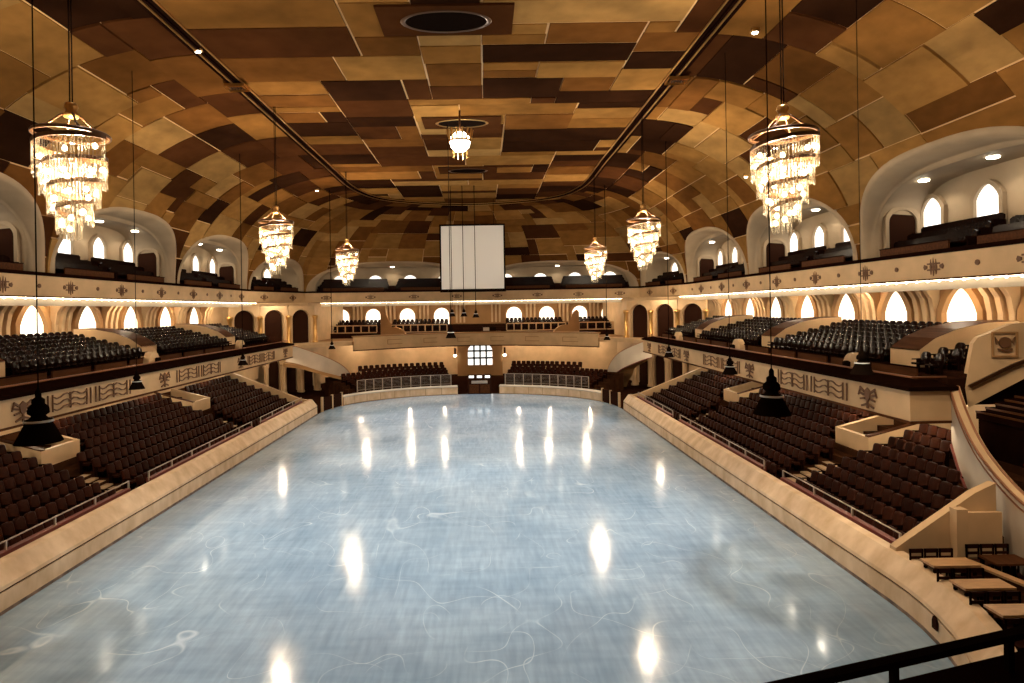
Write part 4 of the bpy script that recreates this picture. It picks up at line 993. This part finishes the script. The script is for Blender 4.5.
# ------------------------------------------------------------------ chandeliers
def cut_cyl(r): return r
CH = [(-12.7, 18.6, 'nearest left'), (-12.8, 37.2, 'middle left'), (-12.45, 54.9, 'farthest left'), (9.98, 19.85, 'nearest right'), (10.4, 38.8, 'middle right'), (10.6, 56.7, 'farthest right')]
R0 = 1.04
def ch_parts():
    out_ = []
    b = MB(); b.lathe([(R0-.06, 0), (R0+.02, 0), (R0+.03, .06), (R0, .1), (R0-.06, .09), (R0-.06, 0)], 28); out_.append(('crown_ring', b.mesh('crown_ring', 'bronze')))
    b = MB(); b.lathe([(0, .55), (.2, .58), (.22, .7), (.13, .78), (.2, .9), (.16, 1.02), (.04, 1.06)], 10); out_.append(('hub', b.mesh('hub', 'gold')))
    for k in range(4):
        a = PI/4+k*PI/2; b = MB(); b.tube([(math.cos(a)*r, math.sin(a)*r, z) for r, z in ((.14, .72), (.3, .6), (.6, .3), (R0-.04, .1))], .035, 5); out_.append(('hanger_arm', b.mesh('hanger_arm', 'bronze')))
    T = 3.7
    def hel(t): # t turns
        f = t/T; return R0*(1-.66*f**1.25), -0.10-2.45*f
    b = MB(); V = []; F = []
    n = int(T*30)
    for i in range(n+1):
        t = T*i/n; r, z = hel(t); a = -2*PI*t
        for dr, dz in ((.035, 0), (.035, .13), (-.03, .13), (-.03, 0)): V.append(((r+dr)*math.cos(a), (r+dr)*math.sin(a), z+dz))
    for i in range(n):
        for j in range(4): F.append((i*4+j, i*4+(j+1) % 4, i*4+4+(j+1) % 4, i*4+4+j))
    b.add(V, F); out_.append(('spiral_band', b.mesh('spiral_band', 'bronze')))
    rr = random.Random(5)
    for turn in range(4):
        b = MB(); t = turn*1.0
        while t < min(T, turn+1.0):
            r, z = hel(t); a = -2*PI*t; ln = (.92-.25*t/T)*(1+.10*rr.uniform(-1, 1))
            nseg = 3
            for j in range(nseg):
                z0 = z-ln*j/nseg; z1 = z-ln*(j+1)/nseg+.03; w_ = .026; cx, cy = r*math.cos(a), r*math.sin(a); ca, sa = math.cos(a), math.sin(a)
                pts = []
                for (du_, dv_) in ((-w_, 0), (0, -w_), (w_, 0), (0, w_)): pts.append((cx-sa*du_+ca*dv_, cy+ca*du_+sa*dv_))
                V = [(x, y, z0) for x, y in pts]+[(x, y, z1) for x, y in pts]
                b.add(V, [(0, 1, 5, 4), (1, 2, 6, 5), (2, 3, 7, 6), (3, 0, 4, 7), (3, 2, 1, 0), (4, 5, 6, 7)])
            t += .088/(2*PI*r)*rr.choice([.8, 1, 1, 1.35])
        out_.append(('crystal_curtain', b.mesh('crystal_curtain', 'crystal')))
    b = MB()
    for k in range(9):
        a = 2*PI*k/9; b.bar((.22*math.cos(a), .22*math.sin(a), -2.55), (.22*math.cos(a), .22*math.sin(a), -3.2), .035, .035)
    out_.append(('bottom_drops', b.mesh('bottom_drops', 'crystal')))
    bl = MB(); bl.lathe([(0, -.09), (.06, -.06), (.075, 0), (.05, .07), (0, .1)], 7); bme_ = bl.mesh('chandelier_bulb', 'bulb')
    bp = []
    n = 26
    for i in range(n):
        t = T*(i+.3)/n; r, z = hel(t); a = -2*PI*t; bp.append(((r-.12)*math.cos(a), (r-.12)*math.sin(a), z-.25-.12*(i % 3)))
    return out_, bme_, bp
CP, BME, BP = ch_parts()
for x, y, nm in CH:
    o = empty('chandelier', (x, y, 14.55), '%s lit spiral crystal chandelier hanging from the ceiling edge' % nm, 'chandelier', 'spiral crystal chandeliers')
    for n, me in CP: link(n, me, o)
    for p in BP:
        q = link('bulb', BME, o); q.location = p
    b = MB(); zt = ZC-14.55
    for dx in (-.04, .04): b.tube([(dx, 0, 1.0), (dx, 0, zt)], .022, 5)
    b.build('cable', 'black', o)
    for k, z in enumerate((14.2, 13.7, 13.2)):
        lamp('chandelier_glow', 'POINT', (x+.3*math.cos(2.1*k), y+.3*math.sin(2.1*k), z), E_CHAND*.36, WARM, shadow_soft_size=.09)

# ------------------------------------------------------------------ hanging bell lamps
def px(xp, yp, d):
    dx, dy = xp-484, 309-yp; X = dx+ROLL*dy; Y = dy-ROLL*dx
    return (X*d/600, d, 9+Y*d/600)
BELLS = [(39, 442, 10.7, 'large black bell lamp hanging over the near left lower stand'), (137, 389, 30, 'black bell lamp before the left balcony crest, second of the left row'), (243, 365, 45, 'black bell lamp by the far part of the left balcony front'), (332, 349, 62, 'small black bell lamp by the far left ramp'),
         (451, 338, 41, 'black bell lamp hanging lowest before the far end balcony'), (452.3, 316.5, 62, 'left one of three small bell lamps under the screen'), (464, 316.5, 62, 'middle one of three small bell lamps under the screen'), (476, 317.5, 62, 'right one of three small bell lamps under the screen'),
         (772, 414, 12.5, 'large black bell lamp hanging over the right lower stand'), (730, 374, 30, 'black bell lamp before the right balcony, second of the right row'), (669, 357, 45, 'black bell lamp near the far end of the right balcony front'), (607, 340, 62, 'small black bell lamp above the far right ramp'), (862, 374, 20.5, 'black bell lamp before the spotlight hood on the right balcony ledge')]
mb1 = MB(); mb1.lathe([(.02, .95), (.05, .9), (.05, .8), (.1, .76), (.1, .68), (.16, .62), (.17, .52), (.11, .47), (.15, .42), (.22, .40), (.22, .36), (.16, .36)], 14); BODY = mb1.mesh('bell_cap', 'black')
mb1 = MB(); mb1.lathe([(.21, .36), (.225, .40), (.235, .36), (.21, .36)], 14); RING = mb1.mesh('pale_ring', 'screen')
mb1 = MB(); mb1.lathe([(.20, .36), (.25, .25), (.36, .02), (.375, 0), (.355, 0), (.33, .03), (.22, .25), (.0, .33)], 18); SHADE = mb1.mesh('shade', 'black')
mb1 = MB(); mb1.lathe([(0, .05), (.1, .08), (.12, .18), (.05, .28), (0, .29)], 8); LB = mb1.mesh('bulb', 'bulb_soft')
for xp, yp, d, lab in BELLS:
    p = px(xp, yp, d)
    o = empty('bell_lamp', p, lab, 'lamp', 'black bell lamps on long cables')
    link('bell_cap', BODY, o); link('pale_ring', RING, o); link('lamp_shade', SHADE, o); link('bulb', LB, o)
    # vault or ceiling height above
    x = p[0]; zt = ZC
    for s in (-1, 1):
        u = (x-XC[s])*s/((XU[s]-XC[s])*s)
        if u > 0: zt = ZU+(ZC-ZU)*math.sqrt(max(0, 1-min(1, u)**2))
    b = MB(); b.tube([(0, 0, .93), (0, 0, zt-p[2])], .012*max(1, d/20), 5); b.build('cable', 'black', o)

# ------------------------------------------------------------------ projection screen
sc_ = px(472.5, 257, 69.5)
o = empty('projection_screen', (sc_[0], sc_[1], sc_[2]), 'large white square screen in a black frame hanging at the far end', 'screen')
b = MB(); b.box((-3.65, 0, -3.75), (3.65, .03, 3.7)); b.build('screen_cloth', 'screen', o)
for a, c in (((-3.8, -.06, 3.62), (3.8, .1, 3.82)), ((-3.8, -.06, -4.05), (3.8, .1, -3.7)), ((-3.8, -.06, -3.7), (-3.62, .1, 3.62)), ((3.62, -.06, -3.7), (3.8, .1, 3.62))):
    b = MB(); b.box(a, c); b.build('frame_bar', 'black', o)
for e in (-2.5, 2.5):
    b = MB(); b.tube([(e, .05, 3.8), (e, .05, 6.72)], .03, 5); b.build('cable', 'black', o)

# ------------------------------------------------------------------ fittings on the flat ceiling
def ceil_at(xp, yp):
    dx, dy = xp-484, 309-yp; Y = dy-ROLL*dx; d = (ZC-9)*600/Y; X = dx+ROLL*dy; return X*d/600, d
for xp, yp, hw, lab in ((446, 18, 2.45, 'nearest round vent in a square panel on the ceiling'), (462, 121, 2.2, 'round vent with gilt rim above the glowing globe lamp'), (468, 169, 2.2, 'farthest round vent on the flat ceiling')):
    x, y = ceil_at(xp, yp); o = empty('ceiling_vent', (x, y, ZC-.08), lab, 'vent')
    b = MB(); b.box((-hw*1.2, -hw*.55, -.08), (hw*1.2, hw*.55, .02)); b.build('square_panel', WOOD[3], o)
    b = MB(); b.lathe([(hw*.72, -.09), (hw*.78, -.14), (hw*.82, -.09)], 36, (0, 0, 0)); b.v = [(x, y*.5, z) for x, y, z in b.v]; b.build('rim', 'gold' if yp == 121 else 'bronze', o)
    b = MB(); b.prism([(hw*.74*math.cos(2*PI*k/36), hw*.37*math.sin(2*PI*k/36)) for k in range(36)], (0, 0, -.10), (1, 0, 0), (0, 1, 0), (0, 0, .02)); b.build('dark_opening', 'black', o)
gp = px(460, 142, 38.5)
o = empty('globe_lamp', gp, 'round glowing globe lamp with gilt crown on the middle of the ceiling', 'lamp')
b = MB(); b.lathe([(0, -.66), (.33, -.58), (.58, -.33), (.66, 0), (.58, .33), (.33, .58), (0, .66)], 20); b.build('globe', 'globe', o)
b = MB(); b.lathe([(.64, .12), (.74, .06), (.74, -.04), (.66, -.02)], 20); b.build('ring', 'gold', o)
for k in range(14):
    a = 2*PI*k/14; b = MB(); b.bar((.7*math.cos(a), .7*math.sin(a), .05), (.85*math.cos(a), .85*math.sin(a), .75), .12, .06); b.build('crown_leaf', 'gold', o)
for k in range(10):
    a = 2*PI*k/10; b = MB(); b.bar((.5*math.cos(a), .5*math.sin(a), -.45), (.5*math.cos(a), .5*math.sin(a), -1.0), .02, .02); b.build('crystal_drop', 'gold', o)
b = MB(); b.tube([(0, 0, .6), (0, 0, ZC-gp[2]-.05)], .06, 6); b.build('stem', 'bronze', o)
lamp('globe_light', 'POINT', (gp[0], gp[1], gp[2]-.9), 1400, (1, .92, .78), shadow_soft_size=.5)
for xp, yp, nm in ((237, 80, 'left'), (677, 83, 'right')):
    p = px(xp, yp, 33.2); o = empty('cornice_grille', (p[0], p[1], 21.45), 'ornate boxed grille on the %s ceiling cornice' % nm, 'grille')
    b = MB(); b.ring([(-.55, -.45), (-.55, .45), (.55, .45), (.55, -.45), (-.55, -.45)], [(-.4, -.3), (-.4, .3), (.4, .3), (.4, -.3), (-.4, -.3)], (0, 0, -.06), (1, 0, 0), (0, 1, 0), (0, 0, .16)); b.build('grille_frame', 'gold', o)
    for k in range(5):
        b = MB(); b.box((-.4+.16*k, -.3, -.02), (-.34+.16*k, .3, .04)); b.build('grille_bar', 'bronze', o)
    b = MB(); b.box((-.42, -.32, .05), (.42, .32, .1)); b.build('back_plate', 'black', o)
# small lit fittings set in the vault
def vault_at(xp, yp, s):
    best = None
    for d10 in range(120, 800):
        d = d10/10; p = px(xp, yp, d); u = (p[0]-XC[s])*s/((XU[s]-XC[s])*s)
        if u > 1: break
        zt = ZC if u <= 0 else ZU+(ZC-ZU)*math.sqrt(1-u*u)
        if p[2] >= zt-.16: return p
    return p
for xp, yp, s, lab in ((198, 50, -1, 'small lit spotlight beside the left cornice, nearest one'), (755, 31, 1, 'small lit spotlight in the right vault, nearest one'), (746, 176, 1, 'small lit spotlight in the right vault beside the near right chandelier'), (317, 190, -1, 'small lit star shaped fitting in the far left vault')):
    p = vault_at(xp, yp, s); o = empty('vault_spotlight', p, lab, 'lamp')
    b = MB(); b.lathe([(0, -.14), (.12, -.12), (.14, -.02), (0, 0)], 10); b.build('lens', 'globe', o)
    b = MB(); b.lathe([(.15, -.08), (.22, -.06), (.2, .12), (0, .14)], 10); b.build('housing', 'gold', o)

# ------------------------------------------------------------------ soffit lamps under the lower balcony and over the balcony seats
for s in (-1, 1):
    for i, y in enumerate((22, 30, 38, 46, 54, 61)):
        if s > 0 and y < 24: y = 25
        x = XB[s]+s*1.3
        o = empty('soffit_lamp', (x, y, 4.88), 'flush warm lamp under the %s hand balcony, %s from the near end' % (SIDE[s], ORD[i]), 'lamp')
        b = MB(); b.lathe([(0, -.06), (.2, -.05), (.24, 0), (.24, .03)], 10); b.build('lens', 'bulb_soft', o)
        b = MB(); b.lathe([(.24, -.06), (.3, -.04), (.3, .03), (.24, .03)], 10); b.build('rim', 'gold', o)
        lamp('soffit_light', 'POINT', (x, y, 4.6), E_UNDER*.30, WARM, shadow_soft_size=.15)
        x2 = XU[s]+s*.8
        lamp('balcony_light', 'POINT', (x2, y, 9.75), E_UNDER*.35, WARM, shadow_soft_size=.15)
        o = empty('gallery_soffit_lamp', (x2, y, 9.98), 'flush warm lamp under the %s hand upper gallery, %s from the near end' % (SIDE[s], ORD[i]), 'lamp')
        b = MB(); b.lathe([(0, -.08), (.16, -.06), (.2, 0), (.2, .03)], 10); b.build('lens', 'bulb_soft', o)
for x in (-16, -10, -5.5, 4.5, 8.5, 13.5):
    yw = 83.5-7*((x+1)/21)**2-2.6
    for y, z, nm, e in ((yw, 4.80, 'end balcony', .4), (80.6, 9.95, 'far upper gallery', .6)):
        o = empty('end_soffit_lamp', (x, y, z), 'flush warm lamp under the %s, %s from the left' % (nm, ORD[(-16, -10, -5.5, 4.5, 8.5, 13.5).index(x)]), 'lamp')
        b = MB(); b.lathe([(0, -.08), (.16, -.06), (.2, 0), (.2, .08)], 10); b.build('lens', 'bulb_soft', o)
        lamp('end_light', 'POINT', (x, y, z-.2), E_UNDER*e, WARM, shadow_soft_size=.12)

mb = MB(); mb.box((-36, -10.5, 0), (34, -10, 23)); struct('wall_back', mb, 'tan', 'tan wall closing the hall behind the camera', 'wall')

# ------------------------------------------------------------------ place the seats: the 300 of each kind that show largest stand alone, the rest is one mass each
bpy.context.view_layer.update()
dg = bpy.context.evaluated_depsgraph_get()
CAMP = Vector((0, 0, 9))
def seen(p):
    if p.y < 2: return False
    X = p.x*600/p.y; Y = (p.z-9)*600/p.y; xp = 484+X-ROLL*Y; yp = 309-Y-ROLL*X
    if not (-4 < xp < 1028 and -4 < yp < 687): return False
    d = p-CAMP; L = d.length; hit = SC.ray_cast(dg, CAMP+d/L*3.0, d/L, distance=L-3.6)
    return not hit[0]
for key, lab_s, lab_g, catname in (('lower', 'theatre seats of the lower stands beyond the nearest ones', 'brown theatre seats of the lower stands', 'theatre_chair'), ('balcony', 'dark round backed seats of the lower balcony beyond the nearest ones', 'dark seats of the lower balcony', 'balcony_chair')):
    T = TODO[key]; S = SEATS[key]
    vis = []
    for i, t in enumerate(T):
        p = Vector((t[0], t[1], t[2]+.88))
        if t[4] and seen(p): vis.append(((p-CAMP).length, i))
    vis.sort(); pick = [i for _, i in vis[:300]]; ps = set(pick)
    for rank, i in enumerate(pick):
        t = T[i]
        o = empty(catname, (t[0], t[1], t[2]), t[4], 'seat', lab_g, t[3])
        for n, me in S['parts']: link(n, me, o)
    allv = []; allf = []; alls = []; mi = []
    for i, t in enumerate(T):
        if i in ps: continue
        cs, sn = math.cos(t[3]), math.sin(t[3])
        for j, raw in enumerate(S['raw']):
            n = len(allv); allv += [(t[0]+x*cs-y*sn, t[1]+x*sn+y*cs, t[2]+z) for x, y, z in raw.v]
            allf += [tuple(a+n for a in f) for f in raw.f]; alls += raw.sm; mi += [1 if j >= 2 else 0]*len(raw.f)
    m = MB(); m.v = allv; m.f = allf; m.sm = alls; m.m = mi
    q = m.build(catname+'_rows', [S['mat'], 'dark']); tag(q, lab_s, 'seats', None, 'stuff')
